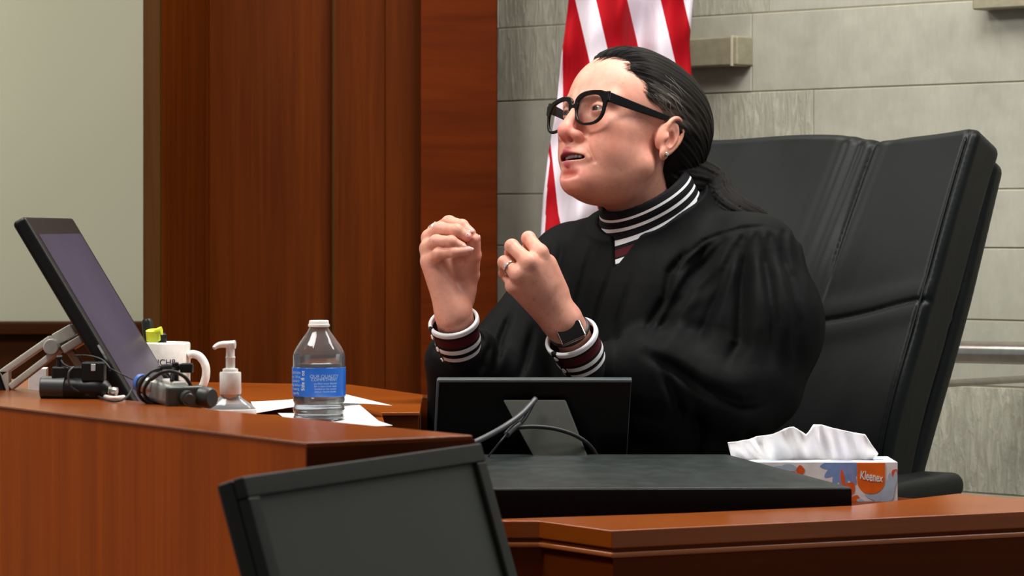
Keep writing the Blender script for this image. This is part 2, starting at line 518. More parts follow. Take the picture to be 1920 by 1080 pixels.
# small stone-coloured boxes fixed on the wall
def on_stone(x, y, off):
    """point on the plane parallel to the stone wall, off metres out from it, at pixel x,y"""
    r = np.array([(x - 960) / FP, 1.0]); n = SWN
    D = (SW0 @ n - off) / (r @ n)
    return P(x, y, D)
M['wallbox'] = plain('beige_enamel', '#8f8973', .45, metal=.15)
M['wallbox_edge'] = plain('pale_enamel_edge', '#b5ae98', .4, metal=.15)
def wallbox(x0, x1, y0, y1, label, endw):
    a = on_stone(x0, y0, .055); b = on_stone(x1, y1, .055)
    c = (a + b) / 2; wl = np.linalg.norm((b - a)[:2]); h = a[2] - b[2]
    t = thing('wall_box', label, 'wall box', (c[0], c[1], c[2] - h / 2), None)
    ax = ((SWD[0], SWD[1], 0), (SWN[0], SWN[1], 0), (0, 0, 1))
    cc = c + np.array([SWN[0], SWN[1], 0]) * .028
    G().box(cc, (wl, .055, h), ax).done('housing', M['wallbox'], t, bevel=.004)
    e = cc + np.array([SWD[0], SWD[1], 0]) * (wl / 2 - endw)
    G().box(e, (.006, .06, h + .003), ax).done('end_band', M['wallbox_edge'], t, bevel=.001)
wallbox(1262, 1382, 74, 122, 'small beige box mounted on the stone wall just right of the flag', .014)
wallbox(1822, 1990, -40, 9, 'beige wall box cut off at the top right of the stone wall', .014)

# handrail
hr_a = P(1700, 658, 5.95); hr_b = P(2010, 664, 5.63)
t = thing('handrail', 'round stainless steel handrail on the stone wall behind the chair', 'handrail', (hr_a + hr_b) / 2)
G().tube([hr_a, hr_b], .0205, 24).done('rail', M['steel'], t, smooth=True, angle=40)
for q in (.2, .9):
    m_ = hr_a + (hr_b - hr_a) * q
    w_ = np.array([SWN[0], SWN[1], 0])
    dist = (SW0 @ SWN) - m_[:2] @ SWN
    G().tube([m_ - [0, 0, .018], m_ - [0, 0, .05], m_ - [0, 0, .06] + w_ * .03, m_ - [0, 0, .06] + w_ * (dist + .004)], .007, 10).done('bracket', M['steel'], t, smooth=True, angle=40)

# ------------------------------------------------------------------ judge's bench
zl, zr, zdl, zdr = ZC - .22, ZC - .368, ZC - .26, ZC - .395
F1 = (-.212, 3.3); F2 = (-.042, 3.42)
fe = (-.212 - .43 * 1.75, 3.3 + .7 * 1.75); be = (-.718 - .363 * .75 + .02, 4.49 + .6 * .75)
bench = thing('judge_bench', 'long cherry wood judge bench with stepped ledges and angled corners', 'bench', (0, 4.2, 0))
bl = [(-.136, 3.56), (-.355, 3.89), (-.718, 4.49)]
ledge_poly = [F1, F2] + bl + [be, fe]
def inset(poly, d):
    n = len(poly); a = sum(poly[i][0] * poly[(i + 1) % n][1] - poly[(i + 1) % n][0] * poly[i][1] for i in range(n)); s_ = 1 if a > 0 else -1
    out = []
    for i in range(n):
        p0, p1, p2 = map(np.array, (poly[i - 1], poly[i], poly[(i + 1) % n]))
        e1 = nrm(p1 - p0); e2 = nrm(p2 - p1)
        n1 = np.array([-e1[1], e1[0]]) * s_; n2 = np.array([-e2[1], e2[0]]) * s_
        m_ = n1 + n2; out.append(tuple(p1 + m_ * d / max(.4, m_ @ m_ / 2 * 1.0)))
    return out
G().prism(ledge_poly, zl - .0035, zl).done('upper_ledge', M['wood_top'], bench, bevel=.0012, bseg=3)
lp = inset(ledge_poly, .0015)
G().prism(lp, 0, zl - .0037).done('upper_front_panel', M['wood_front'], bench)
# right hand end of the raised section gets a darker wood colour
F1a, F2a = np.array(F1), np.array(F2)
ed = nrm(F2a - F1a); en = np.array([ed[1], -ed[0]])
cp = (F1a + F2a) / 2 + en * .0015
G().box((cp[0], cp[1], (zl - .0037) / 2), (np.linalg.norm(F2a - F1a) + .002, .003, zl - .0045), ((ed[0], ed[1], 0), (en[0], en[1], 0), (0, 0, 1))).done('end_panel', M['wood_dark'], bench)
# lower right section
C1 = (.122, 3.91); C0 = (.035, 4.04)
low_front = [(-.3, 4.045), C0, C1, (.67, 4.18), (1.02, 4.352)]
low_poly = low_front + [(.95, 4.40), (.682, 4.39), (.622, 4.46), (.453, 4.263), (.221, 4.15), (-.02, 4.066), (-.3, 4.07)]
G().prism(low_poly, zr - .0225, zr).done('lower_ledge', M['wood_top'], bench, bevel=.002, bseg=3)
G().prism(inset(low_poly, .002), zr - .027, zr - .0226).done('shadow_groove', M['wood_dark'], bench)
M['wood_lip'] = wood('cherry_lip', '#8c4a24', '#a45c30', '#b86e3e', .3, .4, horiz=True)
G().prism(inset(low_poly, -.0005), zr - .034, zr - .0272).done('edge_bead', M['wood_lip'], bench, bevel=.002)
G().prism(inset(low_poly, .005), 0, zr - .0342).done('lower_front_panel', M['wood_dark'], bench)
# working surfaces
wing = [(-1.0, 5.6), (-.27, 5.36), (-.14, 5.03), (-.131, 4.55), (-.185, 4.54), (-.168, 4.25), (-.15, 3.62), (-.36, 3.90), (-.72, 4.50), (-1.0, 4.98)]
G().prism(wing, zdl - .005, zdl).done('left_desktop', M['wood_top'], bench, bevel=.001)
G().prism(inset(wing, .003), .475, zdl - .0055).done('left_desk_body', M['wood_dark'], bench)
rd = [(-.12, 4.10), (-.02, 4.075), (.221, 4.16), (.453, 4.275), (.60, 4.46), (.59, 4.70), (.53, 4.775), (-.12, 4.775)]
G().prism(rd, zdr - .03, zdr).done('right_desktop', M['wood_dark'], bench, bevel=.003)
G().prism([(-.12, 4.10), (-.02, 4.08), (.221, 4.165), (.44, 4.28), (.45, 4.36), (-.12, 4.36)], .475, zdr - .031).done('right_desk_body', M['wood_dark'], bench)
# low wooden screen that closes the bench at the back left
G().prism([(-1.05, 5.66), (-.27, 5.40), (-.13, 5.07), (-.11, 5.08), (-.25, 5.43), (-1.05, 5.70)], .475, zdl - .006).done('rear_panel', M['wood_dark'], bench, bevel=.003)

# ------------------------------------------------------------------ flag
fd = 6.42
cloth_t = thing('flag', 'red and white striped flag hanging behind the judge', 'flag', (Xp(1180, fd), fd, .475))
ys = np.linspace(-420, 468, 220); us = np.linspace(0, 1, 220)
def interp(y, tab): return np.interp(y, [a for a, b in tab], [b for a, b in tab])
Ls = [(-420, 1100), (-100, 1076), (0, 1066), (60, 1059), (100, 1053), (200, 1043), (300, 1026), (370, 1018), (460, 1012)]
Rs = [(-420, 1268), (0, 1300), (80, 1293), (140, 1297), (300, 1296), (470, 1290)]
pts = np.zeros((len(ys), len(us), 3)); qv = np.zeros((len(ys), len(us)))
for i, y in enumerate(ys):
    x0, x1 = interp(y, Ls), interp(y, Rs)
    for j, u in enumerate(us):
        x = x0 + (x1 - x0) * u
        w = min(1, (y + 460) / 400)
        d = .030 * math.sin(u * 11 + y * .004 + .6) + .014 * math.sin(u * 23 - y * .006 + 1) + .006 * math.sin(u * 9 + y * .05)
        d += .03 * (1 - math.sin(math.pi * min(1, max(0, u))) ** .5)
        yy = y
        if y > 440: yy = y - (y - 440) * 0 
        yb = yy - max(0, (x - 1012)) * .46 * (max(0, y - 300) / 168) ** 2 * .95
        pts[i, j] = P(x, yb, fd + d * (.5 + .5 * w))
        q = x - .235 * yb
        if yb > 50:      # fold edge at the left of the first red stripe hangs straight down
            xr_ = 1077 + .235 * yb
            bl_ = 1053 + max(0, yb - 225) * .40
            if x < xr_: q = 1077 - 35 * (xr_ - x) / (xr_ - bl_)
        if yb > 225:     # next fold coming forward below
            s_ = x - np.interp(yb, [225, 265, 400, 455, 480], [1020, 1031, 1046, 1058, 1063])
            if x < bl_: q = 976 + max(-30, min(34, s_))
            if s_ < -4 and x < x0 + np.interp(yb, [225, 300, 460], [2, 5, 9]): q = 905
        qv[i, j] = q
g = G(); g.grid(pts)
t = NT('flag_cloth')
at = t.n('ShaderNodeAttribute', attribute_name='stripe')
bounds = [(.0, 1), (.16, 0), (.31, 1), (.355, 1), (.40, 0)]
red, wht = lin('#9c0614'), lin('#d2c8d2')
# stripe boundaries in pixels of q (x at y=0): positions mapped 850..1350
stops = [(850, wht), (872, wht), (915, red), (976, wht), (1042, red), (1077, wht), (1116, red), (1175, wht), (1238, red), (1281, wht)]
colr = t.ramp(at.outputs['Fac'], [((a - 850) / 500, c) for a, c in stops], 'CONSTANT')
nz = t.noise(t.mapped((30, 30, 8)), 1, 4)
wv = t.noise(t.mapped((700, 700, 700)), 1, 2)
t.set(color=colr, rough=.7, spec=.12, normal=t.bump(nz, .5, .006, t.bump(wv, .1, .0005)))
fo = g.done('flag_cloth', t.m, cloth_t, smooth=True, fix=False)
a_ = fo.data.attributes.new('stripe', 'FLOAT', 'POINT'); a_.data.foreach_set('value', ((qv.ravel() - 850) / 500).astype(np.float32))
md = fo.modifiers.new('solid', 'SOLIDIFY'); md.thickness = .002; md.offset = 1
g = G(); g.tube([pts[-1, j] + np.array([0, -.004, -.004]) for j in range(len(us))], .007, 8); g.done('fringe', M['gold'], cloth_t, smooth=True)
g = G(); g.tube([(Xp(1190, fd), fd + .10, .48), (Xp(1190, fd), fd + .10, 2.5)], .014, 16); g.done('flag_pole', M['wood_jamb'], cloth_t, smooth=True, angle=40)
g = G(); g.lathe((Xp(1190, fd), fd + .10, .47), [(.13, 0), (.13, .015), (.1, .03), (.03, .045), (.02, .08), (.0145, .08)], 40); g.done('flag_base', M['gold'], cloth_t, smooth=True, angle=40)

# ------------------------------------------------------------------ judge's chair
M['leather'] = None
t = NT('black_leather')
n1 = t.noise(t.mapped((260, 260, 260)), 1, 3); n2 = t.noise(t.mapped((9, 9, 5)), 1, 4, .55, .6)
t.set(color=t.ramp(n2, [(.3, lin('#040708')), (.75, lin('#080c0d'))]), rough=t.ramp(n2, [(.3, (.40,) * 3), (.7, (.50,) * 3)]), spec=.17, normal=t.bump(n1, .12, .0006, t.bump(n2, .18, .006)))
M['leather'] = t.m
ca, sa = math.cos(math.radians(33)), math.sin(math.radians(33))
cL = np.array([ca, -sa, 0]); cF0 = np.array([-sa, -ca, 0])
rec = math.radians(21)
cU = nrm(-cF0 * math.sin(rec) + np.array([0, 0, 1]) * math.cos(rec)); cN = nrm(np.cross(cL, cU))
if cN @ cF0 < 0: cN = -cN
Q0 = P(1692, 900, 5.05)
ch_t = thing('office_chair', 'large black leather high-back office chair the judge sits in', 'chair', (Q0[0] - cL[0] * .3, Q0[1] - cL[1] * .3, .475))
Mc = np.stack([cL, cU, cN])
def chair_local(p):
    return (p - Q0) @ Mc.T      # w (lateral, 0 at the near side edge), v up, n towards sitter
Wc = .66
def back_sdf(p):
    q = chair_local(p); w, v, n = q[:, 0], q[:, 1], q[:, 2]
    wc = w + Wc / 2 - .012 * v
    taper = np.interp(v, [-.15, 0, .35, .62, .75], [.27, .29, .318, .335, .33])
    s = wc / taper
    # curved top edge with a dip near the middle seam
    top = .624 + .006 * np.cos(s * 5) - .008 * np.exp(-((s - .42) / .14) ** 2) - .010 * np.clip(s - .9, 0, 1)
    front = -.012 + .028 * (1 - np.clip(np.abs(s), 0, 1) ** 2.2) * 0 - .030 * (1 - s * s) + .016 * np.exp(-((v - .02) / .22) ** 2)
    front = front + .004 * np.cos(v * 6) + .045 * (np.clip(.30 - v, 0, 1) / .3) ** 2 * 0 - .30 * np.clip(v - .36, 0, 1) ** 2 - .55 * np.clip(.20 - v, 0, 1) ** 2
    # folds near the top seam
    seam = .42 + .20 * (v - .62) * 0 - .26 * (.62 - v)
    fold = np.exp(-((s - seam + .07) / .13) ** 2) * np.clip((v - .28) / .3, 0, 1)
    front = front + .0022 * fold * np.sin((s - seam) * 62 + 2 * np.sin(v * 8)) - .0045 * np.exp(-((s - seam) / .010) ** 2) * np.clip((v - .3) / .1, 0, 1)
    vs = .278 + .02 * np.exp(-((s - 1) / .35) ** 2) - .01 * np.cos(s * 3)
    front = front - .0035 * np.exp(-((v - vs) / .0045) ** 2) + .002 * np.exp(-((v - vs - .02) / .02) ** 2) + .002 * np.exp(-((v - vs + .02) / .02) ** 2)
    dx = np.abs(wc) - taper
    dz = np.abs(n - (front - .055)) - .055
    dv = np.maximum(v - top, -(v + .17))
    r = .022
    a = np.stack([dx + r, dz + r, dv + r], 1)
    d = np.sqrt((np.maximum(a, 0) ** 2).sum(1)) + np.minimum(a.max(1), 0) - r
    # piping groove along the front side edge
    d = d + .0035 * np.exp(-((dx + .016) / .0035) ** 2) * (dz > -.02) * (n > front - .02)
    return d
cb = np.stack([Q0 + cL * a + cU * b + cN * c for a in (-.72, .08) for b in (-.2, .7) for c in (-.2, .08)])
sdf_obj('backrest', back_sdf, cb.min(0), cb.max(0), .0038, M['leather'], ch_t)
# rear shell
def shell_sdf(p):
    q = chair_local(p); w, v, n = q[:, 0], q[:, 1], q[:, 2]
    wc = w + Wc / 2 - .012 * v
    taper = np.interp(v, [-.15, 0, .35, .62, .75], [.27, .29, .318, .335, .33]) + .002
    front = -.012 - .03 * (1 - (wc / taper) ** 2) + .016 * np.exp(-((v - .02) / .22) ** 2)
    a = np.stack([np.abs(wc) - taper + .02, np.abs(n - (front - .13)) - .026 + .02, np.maximum(v - .60, -(v + .19)) + .02], 1)
    return np.sqrt((np.maximum(a, 0) ** 2).sum(1)) + np.minimum(a.max(1), 0) - .02
sdf_obj('back_shell', shell_sdf, cb.min(0), cb.max(0), .006, M['leather'], ch_t)
# piping along the near front edge and the stitched seams
def cpt(s, v, e=.0):
    taper = np.interp(v, [-.15, 0, .35, .62, .75], [.27, .29, .318, .335, .33])
    w = s * taper - Wc / 2 + .012 * v
    lo_, hi_ = -.12, .06
    for _ in range(30):
        m_ = (lo_ + hi_) / 2
        if back_sdf((Q0 + cL * w + cU * v + cN * m_)[None])[0] < 0: lo_ = m_
        else: hi_ = m_
    return Q0 + cL * w + cU * v + cN * (lo_ + e)
g = G(); g.tube(smoothpath([cpt(.945, v, .0005) for v in np.linspace(-.12, .60, 16)], 4), .0022, 8); g.done('piping', M['leather'], ch_t, smooth=True)
M['thread'] = plain('dark_thread', '#262a2c', .6)
seat_c = Q0 - cL * .31 + cF0 * .27; seat_c = np.array([seat_c[0], seat_c[1], .87])
Ms = np.stack([cL, cF0, np.array([0, 0, 1.])])
def seat_sdf(p):
    q = (p - seat_c) @ Ms.T
    d = rbox(q, (0, 0, 0), (.27, .26, .055), .045)
    return d + .004 * np.sin(q[:, 0] * 20) * 0
sdf_obj('seat', seat_sdf, seat_c - .42, seat_c + .42, .008, M['leather'], ch_t)
for s_, nm in ((1, 'armrest'), (-1, 'armrest')):
    ac = np.array([Q0[0], Q0[1], 0]) - cL * .31 + cL * s_ * .375 + cF0 * .12
    zc_ = ZC - .3795
    arm_axes = np.stack([cL, cF0, np.array([0, 0, 1.])])
    def arm_sdf(p):
        q = (p - np.array([ac[0], ac[1], zc_ - .02])) @ arm_axes.T
        q2 = q.copy(); q2[:, 2] += .10 * np.clip(q[:, 1] - .04, 0, 1) ** 1.5 * 4 * .3
        return rbox(q2, (0, 0, 0), (.042, .13, .02), .018)
    sdf_obj(nm, arm_sdf, np.array([ac[0], ac[1], zc_]) - .24, np.array([ac[0], ac[1], zc_]) + .24, .005, M['leather'], ch_t)
    b0 = np.array([ac[0], ac[1], zc_ - .038])
    g = G(); g.tube(smoothpath([b0 + cF0 * .08, b0 - [0, 0, .12] + cF0 * .08, np.array([ac[0], ac[1], .84]) - cL * s_ * .04, np.array([ac[0], ac[1], .84]) - cL * s_ * .16], 6), .014, 12)
    g.done('arm_support', M['plastic'], ch_t, smooth=True)
base = seat_c.copy()
g = G(); g.tube([(base[0], base[1], .60), (base[0], base[1], .815)], .028, 20); g.box((base[0], base[1], .80), (.2, .2, .035)); g.done('gas_lift', M['plastic'], ch_t, bevel=.003)
for k in range(5):
    a = 2 * math.pi * k / 5 + .4; d_ = np.array([math.cos(a), math.sin(a), 0])
    b_ = np.array([base[0], base[1], 0])
    g = G(); g.tube([b_ + [0, 0, .60], b_ + d_ * .15 + [0, 0, .59], b_ + d_ * .29 + [0, 0, .555]], [.026, .02, .014], 12); g.done('base_leg', M['plastic'], ch_t, smooth=True, angle=50)
    side = np.array([-d_[1], d_[0], 0])
    g = G(); g.tube([b_ + d_ * .29 + side * .02 + [0, 0, .501], b_ + d_ * .29 - side * .02 + [0, 0, .501]], .027, 20); g.tube([b_ + d_ * .29 + [0, 0, .52], b_ + d_ * .29 + [0, 0, .56]], .008, 8); g.done('caster', M['plastic'], ch_t, smooth=True, angle=40)

# ------------------------------------------------------------------ foreground monitor
def unit_frame(a, b):   # right, normal from a right vector and an approximate down vector
    r = nrm(a); n = nrm(np.cross(r, b)); d = np.cross(n, r); return r, n, nrm(d)
TL = P(455, 894, 2.9); TR = P(903, 829, 3.357)
TL[2] = TR[2] = (TL[2] + TR[2]) / 2
wv_ = TR - TL; Wm = np.linalg.norm(wv_); mr = nrm(wv_)
nh = np.array([mr[1], -mr[0], 0]); 
tlt = math.radians(17)
md_ = nrm(nh * math.sin(tlt) - np.array([0, 0, 1]) * math.cos(tlt))      # downwards along the screen
mn = nrm(nh * math.cos(tlt) + np.array([0, 0, 1]) * math.sin(tlt))       # out of the screen
Hm = .31; ctr = TL + mr * Wm / 2 + md_ * Hm / 2
M['screen_off'] = None
t = NT('dark_screen'); nz = t.noise(t.mapped((3, 3, 3)), 1, 2)
t.set(color=t.ramp(nz, [(.3, lin('#3a3f38')), (.7, lin('#42463f'))]), rough=.5, spec=.2)
M['screen_off'] = t.m
M['bezel'] = plain('soft_black_bezel', '#151710', .45, spec=.25)
mt = thing('computer_monitor', 'large dark flat monitor in the foreground, blank grey screen, seen from the front', 'monitor', (ctr[0], ctr[1], .76))
back = -mn
sx_, sy_ = .0225, .020
g = G(); bz = .012
# frame as four bars around the screen, housing behind
for c_, s_ in ((ctr - md_ * (Hm / 2 - sy_ / 2), (Wm, sy_, bz)), (ctr + md_ * (Hm / 2 - sy_ / 2), (Wm, sy_, bz)),
               (ctr - mr * (Wm / 2 - sx_ / 2), (sx_, Hm - 2 * sy_, bz)), (ctr + mr * (Wm / 2 - sx_ / 2), (sx_, Hm - 2 * sy_, bz))):
    g.box(c_ + back * bz / 2, s_, (mr, md_, mn))
g.done('bezel', M['bezel'], mt, bevel=.002)
G().box(ctr + back * .009, (Wm - 2 * sx_ + .002, Hm - 2 * sy_ + .002, .006), (mr, md_, mn)).done('screen', M['screen_off'], mt)
hs = []
for e, dep in ((1.0, .0125), (.995, .03), (.86, .044)):
    hs.append([ctr + back * dep + mr * Wm / 2 * e * i + md_ * Hm / 2 * e * j for i, j in ((-1, -1), (1, -1), (1, 1), (-1, 1))])
g = G(); g.add([q for r_ in hs for q in r_], [(0, 1, 2, 3), (8, 9, 10, 11)] + [(l * 4 + i, l * 4 + (i + 1) % 4, l * 4 + 4 + (i + 1) % 4, l * 4 + 4 + i) for l in (0, 1) for i in range(4)])
g.done('housing', M['bezel'], mt, bevel=.003)
bs = ctr + back * .06
g = G(); g.box((bs[0] + back[0] * .01, bs[1] + back[1] * .01, .93), (.07, .03, .30), (mr, nh, (0, 0, 1))); g.done('neck', M['plastic'], mt, bevel=.004)
g = G(); g.lathe((bs[0], bs[1], .76), [(.12, 0), (.12, .008), (.11, .016), (.02, .02)], 40); g.done('foot', M['plastic'], mt, smooth=True, angle=40)
ct = thing('clerk_desk', 'lower cherry wood desk holding the foreground monitor, below the picture edge', 'desk', (-.25, 2.9, 0))
G().prism([(-1.1, 3.3), (-.75, 2.5), (.35, 2.7), (.25, 3.33), (-.05, 3.36), (-.215, 3.25), (-.6, 3.88)], .73, .76).done('desktop', M['wood_top'], ct, bevel=.003)
G().prism([(-.9, 3.2), (-.65, 2.6), (.25, 2.8), (.2, 3.3), (-.05, 3.3), (-.215, 3.2)], 0, .73).done('desk_body', M['wood_dark'], ct)

# ------------------------------------------------------------------ the judge's small monitor, seen from behind
a = P(820, 711, 4.68); b = P(1184, 711, 4.68)
W2 = b[0] - a[0]; tl2 = math.radians(9)
u2 = np.array([0, -math.sin(tl2), math.cos(tl2)]) ; r2 = np.array([1., .0, 0]); n2_ = np.array([0, -math.cos(tl2), -math.sin(tl2)])
H2 = .158; c2 = (a + b) / 2 - u2 * H2 / 2 + np.array([-.004, 0, 0])
m2 = thing('computer_monitor', 'small black monitor on a tilted stand in front of the judge, seen from behind', 'monitor', (c2[0], c2[1] + .05, zdr))
uu = nrm(u2 + np.array([.055, 0, 0]))
G().box(c2, (W2, H2, .014), (r2, uu, n2_)).done('housing', M['plastic_gloss'], m2, bevel=.0025)
g = G()
g.box(c2 + uu * (H2 / 2 - .001) , (W2, .0045, .018), (r2, uu, n2_))
g.box(c2 - r2 * (W2 / 2 - .001), (.004, H2, .018), (r2, uu, n2_))
M['edge_grey'] = plain('grey_edge_trim', '#4c5456', .35)
g.done('edge_trim', M['edge_grey'], m2, bevel=.001)
# screen facing the judge
G().box(c2 - n2_ * .0075, (W2 - .02, H2 - .02, .003), (r2, uu, n2_)).done('screen', M['screen_off'], m2)
s0, s1, s2, s3 = P(943, 752, 4.655), P(1061, 752, 4.655), P(1108, 872, 4.60), P(1008, 872, 4.60)
th = np.array([0, .006, .002])
g = G(); g.add([s0, s1, s2, s3, s0 + th, s1 + th, s2 + th, s3 + th], [(0, 1, 2, 3), (7, 6, 5, 4), (0, 4, 5, 1), (1, 5, 6, 2), (2, 6, 7, 3), (3, 7, 4, 0)])
M['stand_grey'] = plain('stand_grey', '#24261f', .5, spec=.2)
g.done('stand_panel', M['stand_grey'], m2, bevel=.002)
g = G(); g.box((s2[0] * .5 + s3[0] * .5, 4.685, zdr + .004), (.15, .09, .008)); g.done('stand_foot', M['stand_grey'], m2, bevel=.002)
def cable(pts, r, mat, parent, name='cable', n=8):
    return G().tube(smoothpath(pts, n), r, 10).done(name, mat, parent, smooth=True)
cb_t = thing('cable_bundle', 'grey and black cables looping behind the small monitor', 'cable', P(960, 852, 4.6))
cable([P(1004, 748, 4.63), P(978, 776, 4.60), P(945, 800, 4.57), P(905, 822, 4.53), P(868, 838, 4.50)], .0042, M['cable_grey'], cb_t)
cable([P(1001, 752, 4.632), P(984, 783, 4.61), P(972, 797, 4.60)], .0035, M['rubber'], cb_t)
cable([P(973, 795, 4.60), P(962, 803, 4.59), P(950, 815, 4.58)], [.005] * 17, M['cable_grey'], cb_t, 'connector')
cable([P(952, 812, 4.58), P(935, 832, 4.575), P(912, 860, 4.60)], .0014, M['cable_grey'], cb_t)
cable([P(968, 802, 4.595), P(1000, 800, 4.60), P(1040, 804, 4.605), P(1080, 817, 4.61), P(1108, 838, 4.62), P(1125, 868, 4.66)], .0032, M['rubber'], cb_t)

# ------------------------------------------------------------------ black slant-topped box on the lower desk
M['box_black'] = plain('satin_black_lacquer', '#030202', .3, spec=.15)
t = NT('dusty_dark_top'); n1 = t.noise(t.mapped((9, 20, 9)), 1, 5, .6); n2 = t.noise(t.mapped((40, 40, 40)), 1, 4)
t.set(color=t.mix(.5, t.ramp(n1, [(.35, lin('#1c2120')), (.7, lin('#2e3534'))]), t.ramp(n2, [(.4, lin('#202524')), (.8, lin('#3a4140'))])), rough=.34, spec=.5)
M['dusty'] = t.m
kf = 4.33; kb = 4.62
zf = ZC - (916 - HY) / FP * kf; zb = ZC - (853.5 - HY) / FP * kb
bx = thing('equipment_box', 'flat black slant-topped box lying beside the tissue box', 'box', (.2, 4.47, zdr))
poly = [(-.14, kf - .02), (Xp(1598, kf), kf), (Xp(1366, kb), kb), (-.14, kb)]
G().prism(poly, zdr, [zf, zf, zb, zb] if True else 0).done('case', M['box_black'], bx, bevel=.002)
top = G().prism([(-.138, kf - .018), (Xp(1596, kf), kf + .002), (Xp(1366, kb) - .002, kb - .002), (-.138, kb - .002)], [zf - .001] * 2 + [zb - .001] * 2, [zf + .0014] * 2 + [zb + .0014] * 2)
top.done('lid', M['dusty'], bx, bevel=.0008)

TD = 4.645
# ------------------------------------------------------------------ tissue box
xr = Xp(1683, TD); tb_l = .248; tb_d = .125; ztb = ZC - (867 - HY) / FP * TD
tbx = thing('tissue_box', 'flower-patterned cardboard tissue box with orange badge', 'tissue box', (xr - tb_l / 2, TD + tb_d / 2, zdr))
M['card'] = plain('white_card', '#f0f0f4', .5)
pc = {'blue': plain('printed_blue', '#7d9fd8', .5), 'pale': plain('printed_pale_blue', '#b6c8dc', .5), 'orange': plain('printed_orange', '#e8601c', .5),
      'badge': plain('printed_badge_orange', '#ee6c0a', .45), 'coral': plain('printed_coral', '#e85a38', .5), 'peri': plain('printed_periwinkle', '#8f9ad2', .5)}
keys = ['card'] + list(pc)
g = G(); g.box((xr - tb_l / 2, TD + tb_d / 2, (zdr + ztb) / 2), (tb_l, tb_d, ztb - zdr))
def onbox(x, y): return (Xp(x, TD), ZC - (y - HY) / FP * TD)
lay = [0]
def petal(x, y, ang, L, Wd, key, clip=True):
    n = 20; vs = []; lay[0] += 1
    for i in range(n):
        a = 2 * math.pi * i / n
        u = L * (.5 - .5 * math.cos(a)); v = Wd * math.sin(a) * (.4 + .6 * math.sin(math.pi * min(1, max(0, u / L)) * .75 + .3))
        px = x + u * math.cos(ang) - v * math.sin(ang); py = y + u * math.sin(ang) + v * math.cos(ang)
        if clip: px = min(1682.4, px); py = max(868, min(944, py))
        X, Z = onbox(px, py); vs.append((X, TD - .00012 - .00003 * lay[0], Z))
    g.cur = keys.index(key); g.add(vs, [tuple(range(n))])
def flower(cx, cy, n, L, Wd, key, a0=0, a1=2 * math.pi):
    for k in range(n): petal(cx, cy, a0 + (a1 - a0) * k / max(1, n - 1), L, Wd, key)
flower(1583, 868, 7, 46, 8.5, 'blue', .15, math.pi - .15)
petal(1580, 872, 1.65, 42, 6, 'peri'); petal(1590, 872, 1.2, 40, 6, 'peri')
petal(1578, 880, 1.45, 34, 4, 'orange')
flower(1466, 874, 5, 30, 7, 'pale', .2, 2.6); petal(1478, 884, .6, 26, 7, 'orange'); petal(1500, 872, 1.5, 20, 8, 'orange')
petal(1600, 905, 2.2, 30, 12, 'orange'); petal(1600, 935, 3.0, 12, 6, 'orange'); petal(1598, 932, .4, 15, 7, 'orange')
flower(1672, 938, 5, 52, 7, 'pale', math.pi + .2, math.pi + 1.5)
petal(1683, 880, 2.2, 16, 7, 'coral'); petal(1680, 882, 1.7, 34, 4, 'pale'); petal(1640, 945, 5.2, 18, 5, 'pale')
petal(1624, 945, 3.6, 20, 5, 'pale'); petal(1420, 880, 1.0, 50, 9, 'blue'); petal(1400, 870, 1.5, 50, 9, 'coral')
for k, (x_, d_, kk) in enumerate(((.03, .05, 'blue'), (.08, .02, 'peri'), (.13, .09, 'orange'), (.18, .03, 'pale'))):
    vs = [(xr - x_ + .018 * math.cos(q), TD + .01 + d_ + .010 * math.sin(q), ztb + .0003) for q in np.linspace(0, 2 * math.pi, 16, endpoint=False)]
    g.cur = keys.index(kk); g.add(vs, [tuple(range(16))])
for o_ in (0,):
    g.cur = 0
g.done('carton', [M['card']] + [pc[k] for k in keys[1:]], tbx, fix=False)
g = G(); vs = []
for x, y in [(1607, 868), (1659, 868)] + [(1633 + 26 * math.cos(q), 902 + 24 * math.sin(q)) for q in np.linspace(0, math.pi, 18)]:
    X, Z = onbox(x, y); vs.append((X, Z))
cy = [(X, TD - .0012, Z) for X, Z in vs] + [(X, TD - .00005, Z) for X, Z in vs]
n = len(vs); g.add(cy, [tuple(range(n)), tuple(range(n, 2 * n))[::-1]] + [(i, (i + 1) % n, n + (i + 1) % n, n + i) for i in range(n)])
bdg = g.done('badge', pc['badge'], tbx)
tv, tf = text_mesh('Kleenex', .0155, .0003, shear=.15, bold=.0003)
X0, Z0 = onbox(1633, 894)
pts_ = [(X0 + v[0] * .64, TD - .0018 - v[2], Z0 + v[1] * (1.25 - .25 * abs(v[0]) / .025) - .0014 * math.cos(v[0] * 60) * 0 - v[0] * .10) for v in tv]
G().add(pts_, tf).done('lettering', M['white_print'], bdg, fix=False)
